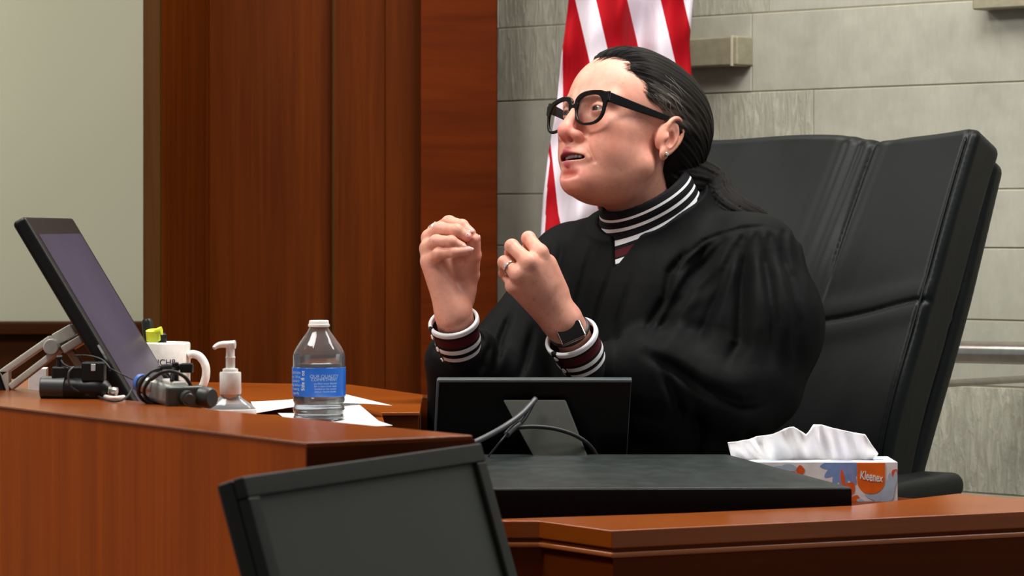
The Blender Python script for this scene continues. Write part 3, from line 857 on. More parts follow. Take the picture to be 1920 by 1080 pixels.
# pulled tissue
outline = [(1364, 852), (1363, 830), (1400, 824), (1448, 815), (1470, 804), (1487, 800), (1500, 807), (1510, 814), (1517, 806), (1524, 795), (1540, 797), (1570, 805), (1600, 812), (1620, 813), (1632, 832), (1646, 853)]
xs_ = [o[0] for o in outline[1:-1]]; yt = [o[1] for o in outline[1:-1]]
tp = np.zeros((16, 90, 3))
for j, x in enumerate(np.linspace(1364, 1645, 90)):
    ytop = np.interp(x, [1363, 1400, 1448, 1470, 1487, 1500, 1510, 1517, 1524, 1540, 1570, 1600, 1620, 1632, 1646], [830, 824, 815, 804, 800, 807, 814, 806, 795, 797, 805, 812, 813, 832, 851])
    for i in range(16):
        f = i / 15
        dd = .018 * math.sin(x * .045) * f + .010 * math.sin(x * .11 + 2 * f) * f + .006 * math.sin(x * .21 + 5 * f) * (1 - f * .3)
        w = (x - 1364) / 281
        dbase = TD + .06
        xb = 1374 + (x - 1364) * .92
        pb = P(xb, 0, dbase); pb[2] = ztb - .004
        pt = P(x, ytop, dbase + .012 * math.sin(x * .05) - .02)
        q = pb * (1 - f) + pt * f; q[1] += dd * math.sin(math.pi * f * .8)
        if 0: q[2] = pb[2] * (1 - f ** .5) + pt[2] * f ** .5
        tp[i, j] = q
M['tissue'] = None
t = NT('soft_tissue'); nz = t.noise(t.mapped((60, 60, 60)), 1, 4)
t.set(color=t.ramp(nz, [(.3, lin('#f4f4f6')), (.7, lin('#fcfbf9'))]), rough=.9, sss=.0, normal=t.bump(nz, .25, .002)); M['tissue'] = t.m
g = G(); g.grid(tp); tis = g.done('tissue', M['tissue'], smooth=True, solid=.0012, fix=False); tag(tis, 'crumpled white paper tissue pulled up out of the box', 'tissue')
# second fold in front
tp2 = tp.copy(); tp2[:, :, 1] += .02; tp2[:, :, 2] = ztb - .004 + (tp2[:, :, 2] - ztb + .004) * .9
# ------------------------------------------------------------------ papers on the left desk
def sheet(name, corners, label, lift=None, th=.0006, n=14):
    c = [np.array(q, float) for q in corners]; pts = np.zeros((n, n, 3))
    for i in range(n):
        for j in range(n):
            u, v = i / (n - 1), j / (n - 1)
            pts[i, j] = c[0] * (1 - u) * (1 - v) + c[1] * u * (1 - v) + c[2] * u * v + c[3] * (1 - u) * v
            if lift: pts[i, j, 2] += lift(u, v)
    o = G().grid(pts).done(name, M['paper'], smooth=True, solid=th, fix=False)
    return tag(o, label, 'paper')
zp = zdl + .0005
pa = [P(735, 751, 4.36), P(648, 741, 4.52), P(440, 738, 4.62), P(455, 752, 4.40), ]
fx = lambda p_, z: np.array([p_[0], p_[1], z])
A0, A1, A2, A3 = [fx(P(x, y, D), zp) for x, y, D in ((735, 752, 4.42), (648, 741, 4.72), (470, 741, 4.80), (480, 757, 4.50))]
sheet('paper_sheet', [A0, A1, A2, A3], 'white paper sheet with curled right edge lying behind the water bottle', lift=lambda u, v: .0010 + .015 * (1 - v) ** 1.3 * 1 + .012 * math.sin(math.pi * v) * (1 - u) * .8)
B0, B1, B2, B3 = fx(P(736, 799, 4.20), zp + .0004), fx(P(655, 0, 4.52), zp + .0), fx(P(520, 0, 4.50), zp), fx(P(560, 0, 4.12), zp)
sheet('paper_sheet', [B0, B1, B2, B3], 'white paper sheet under the water bottle, corner pointing right', lift=lambda u, v: .0016 + .022 * max(0, u - .3) / .7 * max(0, 1 - 1.6 * v))
# ------------------------------------------------------------------ water bottle
t = NT('clear_plastic'); t.set(color=(.93, .97, 1, 1), rough=.03, trans=.93, ior=1.30); M['pet'] = t.m
nz = t.noise(t.mapped((60, 60, 30)), 1, 3); t.set(normal=t.bump(nz, .25, .002))
t = NT('water'); t.set(color=(.90, .94, .97, 1), rough=.03, trans=.72, ior=1.33); M['water'] = t.m  # milky base stands in for light refracted through the water
BD = 4.31; bc = P(598, 0, BD); bc[2] = zdl + .0028; k_ = BD / FP
wb = thing('water_bottle', 'small clear plastic water bottle with blue wrap label and white cap', 'bottle', bc)
R = 50 * k_; base_y = HY + (ZC - bc[2]) / k_
hh = lambda y: (base_y - y) * k_
def scallop(y, r): return (r * k_, hh(y))
prof = [(.5 * R, .001), (.86 * R, .0), (.93 * R, .003)]
prof += [scallop(y, 47.5 + 1.6 * math.sin((y - 745) * .36)) for y in range(int(base_y) - 6, 742, -4)]
prof += [scallop(740, 49.3), scallop(688, 49.5), scallop(686, 48.5), scallop(668, 49), scallop(660, 47), scallop(650, 42), scallop(640, 35), scallop(630, 28), scallop(622, 22), scallop(616, 19), scallop(606, 18), scallop(604, 18)]
inner = [(max(.001, r - .0009), h) for r, h in prof[::-1]]
g = G(); g.lathe(bc, prof + inner, 64, close=True); g.done('bottle_body', M['pet'], wb, smooth=True, fix=True)
wat = [(.0005, .002)] + [(max(.001, r - .0011), max(h, .002)) for r, h in prof if h < hh(664)] + [(49 * k_ - .0012, hh(663)), (.0005, hh(663))]
G().lathe(bc, wat, 64).done('water', M['water'], wb, smooth=True, angle=50)
lab = NT('blue_label'); lz = lab.noise(lab.mapped((10, 10, 25)), 1, 2)
lab.set(color=lab.ramp(lz, [(.3, lin('#0c56c0')), (.7, lin('#1f78e0'))]), rough=.3, coat=.3); M['label'] = lab.m
g = G(); g.lathe(bc, [(49.9 * k_, hh(742)), (50.2 * k_, hh(741)), (50.2 * k_, hh(689)), (49.9 * k_, hh(688))], 72, close=False); lb = g.done('wrap_label', M['label'], wb, smooth=True, solid=.0003)
def wrap_text(txt, size, px, py, cx, rad, c, parent, mat, name='printed_text', sxx=1, rot=0, k=k_, ax_h=None):
    tv, tf = text_mesh(txt, size, .00012)
    if rot: tv = np.stack([-tv[:, 1], tv[:, 0], tv[:, 2]], 1)
    a0 = math.asin(max(-1, min(1, (px - cx) * k / rad))); z0 = ZC - (py - HY) * k
    out = []
    for v in tv:
        a = a0 + v[0] * sxx / rad; r = rad + .0003 + v[2]
        out.append((c[0] + r * math.sin(a), c[1] - r * math.cos(a), z0 + v[1]))
    return G().add(out, tf).done(name, mat, parent, fix=False)
M['pale_print'] = plain('pale_blue_print', '#a9cdf5', .5)
Rl = 50.3 * k_
wrap_text('OUR QUALITY', .0062, 612, 704, 598, Rl, bc, lb, M['pale_print'])
wrap_text('COMMITMENT', .0056, 612, 710, 598, Rl, bc, lb, M['pale_print'])
for i_, s_ in enumerate(('purified water filtered', 'for a clean fresh taste', 'bottled at the source', 'please recycle bottle')):
    wrap_text(s_, .0036, 614, 717 + i_ * 5, 598, Rl, bc, lb, M['pale_print'])
wrap_text('Size 8 oz', .0075, 571, 712, 598, Rl, bc, lb, M['white_print'], rot=1)
for i_, s_ in enumerate(('NUTRITION', 'Facts  237 mL', 'Calories 0', 'Fat 0g  Sodium 0', 'Protein 0g', 'Sugars 0g')):
    wrap_text(s_, .0046, 556, 698 + i_ * 7.5, 598, Rl, bc, lb, M['pale_print'], sxx=.9)
capz = hh(606)
g = G(); g.lathe(bc, [(18.2 * k_, hh(613)), (20.2 * k_, hh(612)), (20.2 * k_, hh(608)), (18.6 * k_, hh(607)), (18.4 * k_, hh(602)), (17 * k_, hh(600.5)), (.0005, hh(600.5))], 48); g.done('cap', M['white_plastic'], wb, smooth=True, angle=45)
# ------------------------------------------------------------------ sanitiser pump bottle
SD = 4.08; scn = P(432, 0, SD); scn[2] = zdl; k2 = SD / FP; by2 = HY + .26 / k2; h2 = lambda y: (by2 - y) * k2
sb = thing('hand_sanitizer', 'clear hand sanitiser bottle with white pump top', 'bottle', scn)
t = NT('clear_gel'); t.set(color=(.80, .84, .86, 1), rough=.06, trans=.62, ior=1.34); M['gel'] = t.m  # pale, partly opaque base paints in the brightness of refracted light
prof = [(40 * k2, 0), (47 * k2, .003), (48 * k2, h2(772)), (47 * k2, h2(766)), (38 * k2, h2(757)), (24 * k2, h2(748)), (19 * k2, h2(742)), (17 * k2, h2(737))]
G().lathe(scn, prof, 48, sy=.62).done('bottle_body', M['gel'], sb, smooth=True, angle=60)
G().lathe(scn, [(47.6 * k2, .006), (48.6 * k2, .007), (48.6 * k2, h2(768)), (47.6 * k2, h2(767))], 48, sy=.62, close=False).done('front_label', M['white_plastic'], sb, smooth=True, solid=.0003)
pmp = G(); pmp.lathe(scn, [(19.5 * k2, h2(739)), (20.3 * k2, h2(738)), (20 * k2, h2(699)), (19 * k2, h2(697.5)), (14.5 * k2, h2(697)), (14.5 * k2, h2(692)), (12 * k2, h2(691)), (8.5 * k2, h2(690)), (8.5 * k2, h2(672)), (9.5 * k2, h2(670)), (8 * k2, h2(668)), (8 * k2, h2(650)), (.0005, h2(650))], 40)
pmp.done('pump_collar', M['white_plastic'], sb, smooth=True, angle=40)
g = G(); nzp = [P(441, 646, SD), P(430, 646, SD), P(415, 646, SD - .01), P(406, 649, SD - .015), P(401, 653, SD - .018)]
g.tube(smoothpath(nzp, 5), np.linspace(.0055, .0025, 21), 14); g.lathe(P(432, 651, SD), [(9.5 * k2, 0), (10 * k2, .003), (10 * k2, .0055), (7 * k2, .0065)], 28)
g.done('nozzle', M['white_plastic'], sb, smooth=True, angle=50)
# ------------------------------------------------------------------ mug with pens
MD = 4.76; mc = P(310, 0, MD); mc[2] = zdl; k3 = MD / FP; by3 = HY + .26 / k3; h3 = lambda y: (by3 - y) * k3
mg = thing('coffee_mug', 'white ceramic mug with dark lettering holding pens', 'mug', mc)
R3 = 47 * k3
pr = [(R3 * .86, 0), (R3 * .95, .002), (R3, .008), (R3, h3(645)), (R3 - .001, h3(641.5)), (R3 - .003, h3(641)), (R3 - .0045, h3(644)), (R3 - .005, .012), (R3 * .7, .006), (.0005, .006)]
G().lathe(mc, pr, 64, close=True).done('mug_body', M['ceramic'], mg, smooth=True, angle=60)
g = G(); g.tube(smoothpath([P(352, 667, MD - .012), P(362, 664, MD - .012), P(375, 669, MD - .014), P(385, 685, MD - .016), P(386, 705, MD - .016), P(380, 724, MD - .014), P(372, 733, MD - .012), P(356, 736, MD - .01)], 6), .0062, 14); g.done('handle', M['ceramic'], mg, smooth=True)
bM = [o for o in bpy.data.objects if o.name.startswith('mug_body')][0]
wrap_text('RANCH8', .0125, 303, 678, 310, R3, mc, bM, M['navy_print'], k=k3)
wrap_text('HOUSE', .0105, 308, 691, 310, R3, mc, bM, M['navy_print'], k=k3)
wrap_text('CAMEO', .0095, 318, 703, 310, R3, mc, bM, M['navy_print'], k=k3)
M['lime'] = plain('highlighter_yellow', '#d8e83c', .35); M['pen_dark'] = plain('dark_pen', '#10140f', .35)
hl = thing('highlighter', 'yellow-green highlighter pen standing in the mug', 'pen', P(300, 700, MD))
b0, b1 = P(296, 720, MD), P(286, 618, MD - .015)
ax_ = nrm(b1 - b0)
g = G(); g.tube([b0, b0 + (b1 - b0) * .82], .006, 16); g.done('barrel', M['white_plastic'], hl, smooth=True, angle=40)
g = G(); g.tube([b0 + (b1 - b0) * .78, b0 + (b1 - b0) * .80, b1 - ax_ * .001, b1], [.0085, .0105, .0105, .0085], 20); g.tube([P(290, 622, MD - .02), P(303, 620, MD - .022)], [.004, .0065], 14); g.done('cap', M['lime'], hl, smooth=True, angle=40)
pn = thing('marker_pen', 'thick black marker pen behind the yellow highlighter in the mug', 'pen', P(290, 712, MD))
G().tube([P(288, 722, MD + .012), P(276, 604, MD + .01), P(275, 598, MD + .01)], [.008, .0085, .006], 18).done('barrel', M['pen_dark'], pn, smooth=True, angle=40)
pn = thing('marker_pen', 'short black marker pen to the right of the yellow highlighter in the mug', 'pen', P(312, 712, MD))
G().tube([P(296, 722, MD + .004), P(302, 628, MD + .012), P(302, 624, MD + .012)], [.007, .009, .006], 18).done('barrel', M['pen_dark'], pn, smooth=True, angle=40)
# ------------------------------------------------------------------ tilted touch monitor on arm
tn = P(46, 404, 4.22); upv = nrm(np.array([-.142, 0, .238])); depth = np.array([0, 1., 0]); nm_ = nrm(np.cross(depth, upv));
if nm_[0] < 0: nm_ = -nm_
Ht, Wt = .315, .455
cT = tn + depth * Wt / 2 - upv * Ht / 2 - nm_ * .010
tm = thing('touch_monitor', 'thin black monitor leaning back on a grey metal arm at the left', 'monitor', (cT[0] + .02, cT[1], zdl))
G().box(cT, (Wt, Ht, .020), (depth, upv, nm_)).done('housing', M['plastic'], tm, bevel=.006, bseg=4)
t = NT('violet_grey_screen'); nz = t.noise(t.mapped((4, 4, 6)), 1, 3)
t.set(color=t.ramp(nz, [(.3, lin('#2e2e40')), (.7, lin('#403f56'))]), rough=.35, spec=.35); M['screen_violet'] = t.m
G().box(cT + nm_ * .0102 - upv * .004, (Wt - .045, Ht - .05, .001), (depth, upv, nm_)).done('screen', M['screen_violet'], tm)
G().box(P(195, 665, 4.218), (.003, .002, .030), (nm_, depth, upv)).done('status_strip', M['silver'], tm)  # thin silver strip along the screen edge
pv = P(99, 650, 4.390)
g = G()
q0, q1 = P(98, 634, 4.390), P(2, 701, 4.390); q2, q3 = P(114, 654, 4.390), P(20, 726, 4.390)
for a_, b_ in ((q0, q1), (q2, q3)):
    d_ = b_ - a_; L_ = np.linalg.norm(d_); d_ = nrm(d_); up_ = np.array([-d_[2], 0, d_[0]])
    g.box((a_ + b_) / 2, (L_, .010, .022), (d_, up_, (0, 1, 0)))
g.tube([pv + [0, -.017, 0], pv + [0, .017, 0]], .0112, 28); g.box(P(6, 714, 4.390), (.020, .022, .03))
g.done('lower_arm', M['arm_grey'], tm, bevel=.002)
g = G(); g.tube([pv + [0, -.0185, 0], pv + [0, -.016, 0]], .0095, 28); g.done('pivot_cap', M['alu'], tm, smooth=True, angle=40)
g = G()
a_, b_ = P(114, 632, 4.405), P(165, 706, 4.420); d_ = nrm(b_ - a_); g.box((a_ + b_) / 2, (np.linalg.norm(b_ - a_), .0105, .02), (d_, nrm(np.cross(d_, (0, 1, 0))), (0, 1, 0)))
g.box((P(165, 706, 4.420) + fx(P(175, 0, 4.420), zdl + .004)) / 2, (.012, .02, .04))
g.done('support_leg', M['arm_grey'], tm, bevel=.002)
g = G(); g.box(P(122, 627, 4.400), (.03, .03, .017), (nrm([.8, 0, .45]), (0, 1, 0), nrm([-.45, 0, .8]))); g.box(P(140, 645, 4.400), (.03, .06, .012), (nm_, (0, 1, 0), upv)); g.done('mounting_head', M['arm_grey'], tm, bevel=.002)
g = G(); g.box(fx(P(85, 0, 4.430), zdl + .006), (.22, .12, .012)); g.done('stand_base', M['plastic'], tm, bevel=.003)
g = G(); g.box(P(2, 718, 4.390), (.010, .03, .06), (nrm([1, 0, .35]), (0, 1, 0), nrm([-.35, 0, 1]))); g.done('arm_clamp', M['plastic'], tm, bevel=.003)
# block of note paper behind the microphone
g = G(); q = P(72, 0, 4.62); g.box((q[0], q[1], zdl + .03), (.026, .05, .06), (nrm([1, .1, 0]), nrm([-.1, 1, 0]), (0, 0, 1))); tag(g.done('note_block', M['paper'], bevel=.001), 'small white paper block standing behind the black microphone', 'note block')
# ------------------------------------------------------------------ microphones / recorders on the ledge
zq = zl
def on_ledge(x, y): return PZ(x, y, zl)
m1 = thing('microphone', 'black cylindrical clip-on microphone unit lying on the ledge before the leaning monitor', 'microphone', on_ledge(150, 752))
D5 = 4.17; kk = D5 / FP
g = G(); g.tube([P(76, 727, D5), P(80, 727, D5), P(124, 728, D5 - .005)], [.013, .0152, .0155], 28); g.done('battery_barrel', M['plastic_grey'], m1, smooth=True, angle=40)
g = G(); g.tube([P(124, 728, D5 - .005), P(128, 729, D5 - .006), P(186, 731, D5 - .012), P(198, 732, D5 - .013), P(206, 733, D5 - .014)], [.014, .0158, .0152, .013, .008], 28); g.done('body', M['plastic'], m1, smooth=True, angle=40)
g = G(); g.tube([P(198, 732, D5 - .014), P(206, 733, D5 - .015), P(208, 733, D5 - .015), P(212, 734, D5 - .016), P(219, 735, D5 - .017)], [.007, .007, .0045, .006, .006], 20); g.done('connector', M['alu'], m1, smooth=True, angle=40)
g = G(); g.box(P(138, 700, D5), (.055, .022, .018)); g.box(P(176, 697, D5 - .01), (.03, .026, .026)); g.box(P(120, 706, D5), (.03, .02, .01)); g.done('clamp', M['plastic'], m1, bevel=.003)
g = G(); g.tube([P(112, 672, D5), P(110, 690, D5), P(106, 710, D5)], [.004, .0035, .007], 12); g.tube([P(107, 672, D5), P(117, 671, D5)], .004, 12); g.done('thumb_screw', M['plastic'], m1, smooth=True, angle=40)
g = G(); g.box(P(175, 689, D5 - .026), (.006, .004, .009)); g.done('metal_catch', M['silver'], m1, bevel=.0006)
cable([P(113, 672, D5), P(119, 682, D5 - .01), P(135, 690, D5 - .02), P(150, 690, D5 - .02)], .0012, M['rubber'], m1)
cable([P(138, 688, D5 - .02), P(129, 698, D5 - .028), P(129, 716, D5 - .028), P(137, 728, D5 - .026), P(150, 735, D5 - .022)], .0013, M['cable_grey'], m1)
cable([P(150, 734, D5 - .02), P(165, 739, D5 - .022), P(183, 744, D5 - .02)], [.0026] * 17, M['plastic_grey'], m1, 'cable_sleeve')
cable([P(140, 667, D5 + .02), P(165, 667, D5 + .01), P(190, 674, D5), P(204, 688, D5 - .01), P(206, 696, D5 - .012)], .0013, M['rubber'], m1)
g = G(); g.tube(smoothpath([on_ledge(196, 748) + [0, 0, .003], on_ledge(212, 751) + [0, 0, .003], on_ledge(232, 749) + [0, 0, .003]], 5), .0028, 10); g.done('white_clip', M['white_plastic'], m1, smooth=True)
m3 = thing('cable', 'thin black cable looping along the ledge between the two microphone units', 'cable', on_ledge(215, 756))
cable([P(183, 743, D5 - .02), on_ledge(200, 753) + [0, 0, .002], on_ledge(222, 755) + [0, 0, .002], P(240, 742, 4.1), P(252, 722, 4.12), P(266, 710, 4.1), P(290, 694, 4.1), P(307, 692, 4.1)], .0015, M['rubber'], m3)
cable([P(205, 690, 4.15), P(225, 700, 4.13), P(250, 712, 4.13), P(262, 716, 4.12)], .0009, M['rubber'], m3)
D6 = 4.03; 
m4 = thing('microphone', 'silver-grey box-shaped microphone unit with knob and coiled black cable on the ledge', 'microphone', on_ledge(330, 764))
g = G()
fwd = nrm(P(352, 747, D6 - .06) - P(290, 728, D6 + .02)); sd = nrm(np.cross(fwd, (0, 0, 1))); up_ = np.cross(sd, fwd)
M['grey_metal'] = plain('grey_metal', '#8b8e89', .35, metal=.15)
M['dark_metal'] = plain('dark_metal', '#363a37', .38)
c6 = P(322, 738, D6 - .01)
g.box(c6, (.075, .036, .028), (fwd, sd, up_)); g.done('body', M['grey_metal'], m4, bevel=.008, bseg=4)
g = G(); f_ = c6 + fwd * .037; g.box(f_ , (.008, .052, .029), (fwd, sd, up_)); g.done('front_plate', M['dark_metal'], m4, bevel=.006, bseg=3)
g = G(); g.tube([f_ + sd * .0 - fwd * .002, f_ + fwd * .012], [.0105, .0095], 28); g.tube([f_ + fwd * .011, f_ + fwd * .0135], [.0085, .006], 28); g.done('knob', M['dark_metal'], m4, smooth=True, angle=35)
g = G(); s0 = f_ - sd * .018 if (f_ - sd * .018)[0] > f_[0] else f_ + sd * .018
g.tube([s0 + [-.004, .01, .002], s0 + [.016, -.004, -.001], s0 + [.019, -.006, -.001]], [.0135, .0135, .011], 24); g.done('end_cap', M['plastic_grey'], m4, smooth=True, angle=40)
g = G(); q = P(276, 722, D6 + .03); g.tube([q - fwd * .012, q + fwd * .03], .0105, 24); g.done('rear_barrel', M['alu'], m4, smooth=True, angle=40)
g = G(); g.tube([q - fwd * .017, q - fwd * .008], .0125, 24); M['blue_ring'] = plain('blue_ring', '#3d6ab8', .4); g.done('blue_ring', M['blue_ring'], m4, smooth=True, angle=40)
for r_, (ox, oy) in ((.021, (0, 0)), (.0235, (5, 1)), (.019, (9, 3))):
    cc = P(288 + ox, 724 + oy, D6 + .012 - ox * .002)
    pth = [cc + sd * r_ * 1.0 * math.cos(a) + up_ * r_ * .95 * math.sin(a) + fwd * .006 * math.sin(2 * a) for a in np.linspace(0, 2 * math.pi, 28, endpoint=False)]
    G().tube(pth, .0022, 8, closed=True).done('coiled_cable', M['rubber'], m4, smooth=True)
cable([P(283, 712, 4.0), P(305, 698, 3.99), P(325, 697, 3.99), P(345, 706, 3.99), P(357, 722, 4.0), P(356, 735, 4.01)], .0024, M['rubber'], m4)
cable([P(300, 692, 4.05), P(312, 688, 4.03), P(328, 688, 4.02), P(350, 689, 4.02)], .0042, M['rubber'], m4, 'cable')
g = G(); g.box(P(329, 700, 4.015), (.008, .012, .028)); g.box(P(350, 690, 4.015), (.016, .016, .012)); g.tube([P(326, 690, 4.01), P(322, 716, 4.0)], .003, 10); g.done('clip', M['plastic'], m4, bevel=.002)
g = G(); g.box(c6 + up_ * .0155 + fwd * .004, (.034, .018, .004), (fwd, sd, up_)); g.done('top_plate', M['white_plastic'], m4, bevel=.001)

# ------------------------------------------------------------------ the judge
judge = thing('person', 'person in black robe and thick black glasses, dark hair tied back, both hands raised', 'person', P(1290, 0, 5.08) * [1, 1, 0] + [0, 0, .475])

def hrot(y, p, r):
    y, p, r = map(math.radians, (y, p, r))
    F = np.array([-math.sin(y) * math.cos(p), -math.cos(y) * math.cos(p), math.sin(p)]); L0 = np.array([math.cos(y), -math.sin(y), 0]); U0 = np.cross(F, L0)
    return np.stack([F, L0 * math.cos(r) + U0 * math.sin(r), U0 * math.cos(r) - L0 * math.sin(r)], 1)
HR = hrot(51, 13, 5); HS = 1.07; HC = P(1176, 262, 5.0)
def hl(p): return (p - HC) @ HR / HS           # world -> head local
def hw(q): return HC + HS * (HR @ np.asarray(q, float))   # head local -> world

def mirror(q): q = q.copy(); q[:, 1] = np.abs(q[:, 1]); return q
EYE = np.array([.0835, .0315, .0205])

def cranium(q):
    d = ell(q, (.004, 0, .046), (.096, .075, .082))
    d = su(d, ell(q, (.034, 0, .046), (.044, .057, .047)), .03)
    d = su(d, ell(q, (-.03, 0, .02), (.066, .066, .06)), .03)
    return d

EARC = np.array([-.006, .0735, -.004])
# ear frame: e1 = up-ish along the ear, e2 = backwards, e3 = outwards
e1 = nrm([-.22, .0, .97]); e3 = nrm([-.30, .93, .0]); e3 = nrm(e3 - e1 * (e3 @ e1)); e2 = np.cross(e3, e1)
if e2[0] > 0: e2 = -e2
Me = np.stack([e2, e1, e3])    # local x back, y up, z out
def ear(q):
    a = (q - EARC) @ Me.T
    # flat plate
    d = ell(a, (.006, .004, .006), (.0175, .030, .0045))
    helix = smoothpath([(-.006, .004, .004), (-.010, .015, .007), (-.006, .027, .009), (.004, .034, .011), (.014, .032, .0125), (.0215, .022, .013), (.0225, .008, .012), (.018, -.006, .010), (.011, -.018, .008)], 3)
    dh = chain(a, helix, [.0030] * len(helix), .002)
    d = su(d, dh, .003)
    anti = smoothpath([(.008, .024, .009), (.0135, .014, .0105), (.013, .002, .0105), (.007, -.009, .009), (.001, -.012, .008)], 3)
    d = su(d, chain(a, anti, [.0030] * len(anti), .002), .0035)
    # concha bowl
    d = ss(d, ell(a, (.0015, -.001, .0105), (.0085, .012, .0075)), .003)
    # tragus
    d = su(d, ell(a, (-.0075, -.002, .0075), (.0035, .0065, .005)), .003)
    # lobe
    d = su(d, ell(a, (.001, -.0245, .0065), (.0085, .0100, .0048)), .005)
    # link to the head
    d = su(d, ell(a, (-.004, .002, -.002), (.012, .022, .008)), .006)
    return d

def head(q):
    qm = mirror(q)
    d = cranium(q)
    d = su(d, ell(qm, (.043, .0, .024), (.053, .060, .046)), .02)         # face upper
    d = su(d, ell(qm, (.037, .029, -.032), (.050, .038, .060)), .022)      # cheeks and jaw mass
    d = su(d, ell(q, (.062, 0, -.055), (.040, .030, .036)), .022)          # muzzle
    d = su(d, cap(qm, (.082, .010, -.080), (.012, .054, -.050), .018, .017), .024)   # jaw line
    d = su(d, ell(q, (.0855, 0, -.083), (.018, .022, .017)), .014)         # chin
    d = su(d, ell(qm, (.061, .046, -.006), (.026, .019, .017)), .018)      # cheekbone
    d = su(d, ell(qm, (.058, .036, -.034), (.028, .025, .026)), .018)      # full cheek
    d = su(d, ell(q, (.030, 0, -.078), (.046, .042, .026)), .028)          # under chin fullness
    # brow
    d = su(d, cap(qm, (.0925, .010, .034), (.076, .048, .036), .0080, .0070), .014)
    # eye sockets
    d = ss(d, ell(qm, (.108, .031, .0195), (.023, .0175, .0125)), .010)
    # nose
    d = su(d, cap(q, (.098, 0, .026), (.1175, 0, -.010), .0070, .0085), .010)
    d = su(d, ell(q, (.1185, 0, -.0185), (.0110, .0105, .0098)), .010)
    d = su(d, ell(qm, (.1050, .0120, -.0215), (.0115, .0066, .0080)), .007)
    d = su(d, ell(q, (.100, 0, -.028), (.014, .010, .010)), .008)
    d = ss(d, ell(qm, (.1135, .0066, -.0290), (.0070, .0032, .0050)), .0025)
    # philtrum, lips
    d = su(d, ell(q, (.094, 0, -.048), (.018, .026, .016)), .010)
    upper = cap(qm, (.1105, .0, -.0445), (.0920, .0285, -.0530), .0052, .0028)
    lower = cap(qm, (.1045, .0, -.0615), (.0900, .0265, -.0560), .0060, .0028)
    d = su(d, upper, .005); d = su(d, lower, .005)
    d = ss(d, ell(q, (.1060, 0, -.0775), (.010, .018, .0050)), .008)       # crease above chin
    # open mouth
    d = ss(d, ell(q, (.1060, 0, -.0530), (.0240, .0270, .0050)), .0020)
    # nasolabial fold
    d = d + .0024 * np.exp(-(seg_dist(qm, (.099, .020, -.024), (.087, .036, -.058)) / .0024) ** 2)
    d = d + .0016 * np.exp(-(seg_dist(qm, (.084, .034, -.066), (.078, .036, -.080)) / .0022) ** 2)
    # lids
    d = su(d, np.sqrt(((qm - EYE) ** 2).sum(1)) - .0136, .0035)
    d = ss(d, ell(qm, EYE + [.012, .001, -.0008], (.012, .0115, .0034)), .0012)
    d = d + .0008 * np.exp(-(seg_dist(qm, (.098, .020, .0285), (.088, .044, .029)) / .0012) ** 2)
    d = d + .0003 * np.exp(-(seg_dist(qm, (.096, .022, .006), (.084, .044, .008)) / .0016) ** 2)
    m = qm[:, 1] > .05
    if m.any():
        de = d.copy(); de[m] = su(d[m], ear(qm[m]), .003); d = de
    return d
def seg_dist(p, a, b):
    return cap(p, a, b, 0.0)

# hands: joints given as picture position and distance -----------------------------------------
def J(x, y, D): return P(x, y, D)
# near (left) hand, back of the hand towards the camera
LW = J(1060, 606, 4.795)                       # wrist
LM = {'i': J(1012, 474, 4.760), 'm': J(992, 492, 4.742), 'r': J(972, 515, 4.745), 'p': J(963, 536, 4.765)}
LF = {
 'i': [LM['i'], J(991, 447, 4.785), J(992, 462, 4.810), J(980, 478, 4.825)],
 'm': [LM['m'], J(960, 462, 4.768), J(958, 474, 4.798), J(966, 492, 4.818)],
 'r': [LM['r'], J(946, 492, 4.765), J(946, 512, 4.795), J(958, 520, 4.815)],
 'p': [LM['p'], J(950, 517, 4.795), J(956, 524, 4.818), J(968, 530, 4.830)],
 't': [J(1038, 566, 4.825), J(1022, 520, 4.850), J(1000, 494, 4.846), J(984, 476, 4.838)],
}
# far (right) hand, fingertips pinched towards the right
RW = J(851, 592, 4.800)
RM = {'i': J(817, 436, 4.835), 'm': J(807, 446, 4.812), 'r': J(803, 466, 4.796), 'p': J(806, 492, 4.788)}
RF = {
 'i': [RM['i'], J(842, 419, 4.815), J(866, 424, 4.795), J(882, 437, 4.785)],
 'm': [RM['m'], J(826, 431, 4.790), J(856, 433, 4.772), J(874, 443, 4.772)],
 'r': [RM['r'], J(818, 453, 4.772), J(846, 453, 4.760), J(866, 463, 4.764)],
 'p': [RM['p'], J(822, 476, 4.765), J(850, 473, 4.758), J(878, 470, 4.762)],
 't': [J(868, 560, 4.820), J(881, 515, 4.820), J(887, 478, 4.800), J(889, 449, 4.785)],
}
FR = {'i': (.0105, .0092, .0080, .0068), 'm': (.0105, .0094, .0082, .0070), 'r': (.0100, .0088, .0076, .0066), 'p': (.0092, .0078, .0068, .0060), 't': (.0150, .0125, .0105, .0085)}
FRR = {k: tuple(r * (1.22 if k in 'im' else 1.12) for r in v) for k, v in FR.items()}
FRL = {k: tuple(r * (1.10 if k in 'imr' else 1.04) for r in v) for k, v in FR.items()}
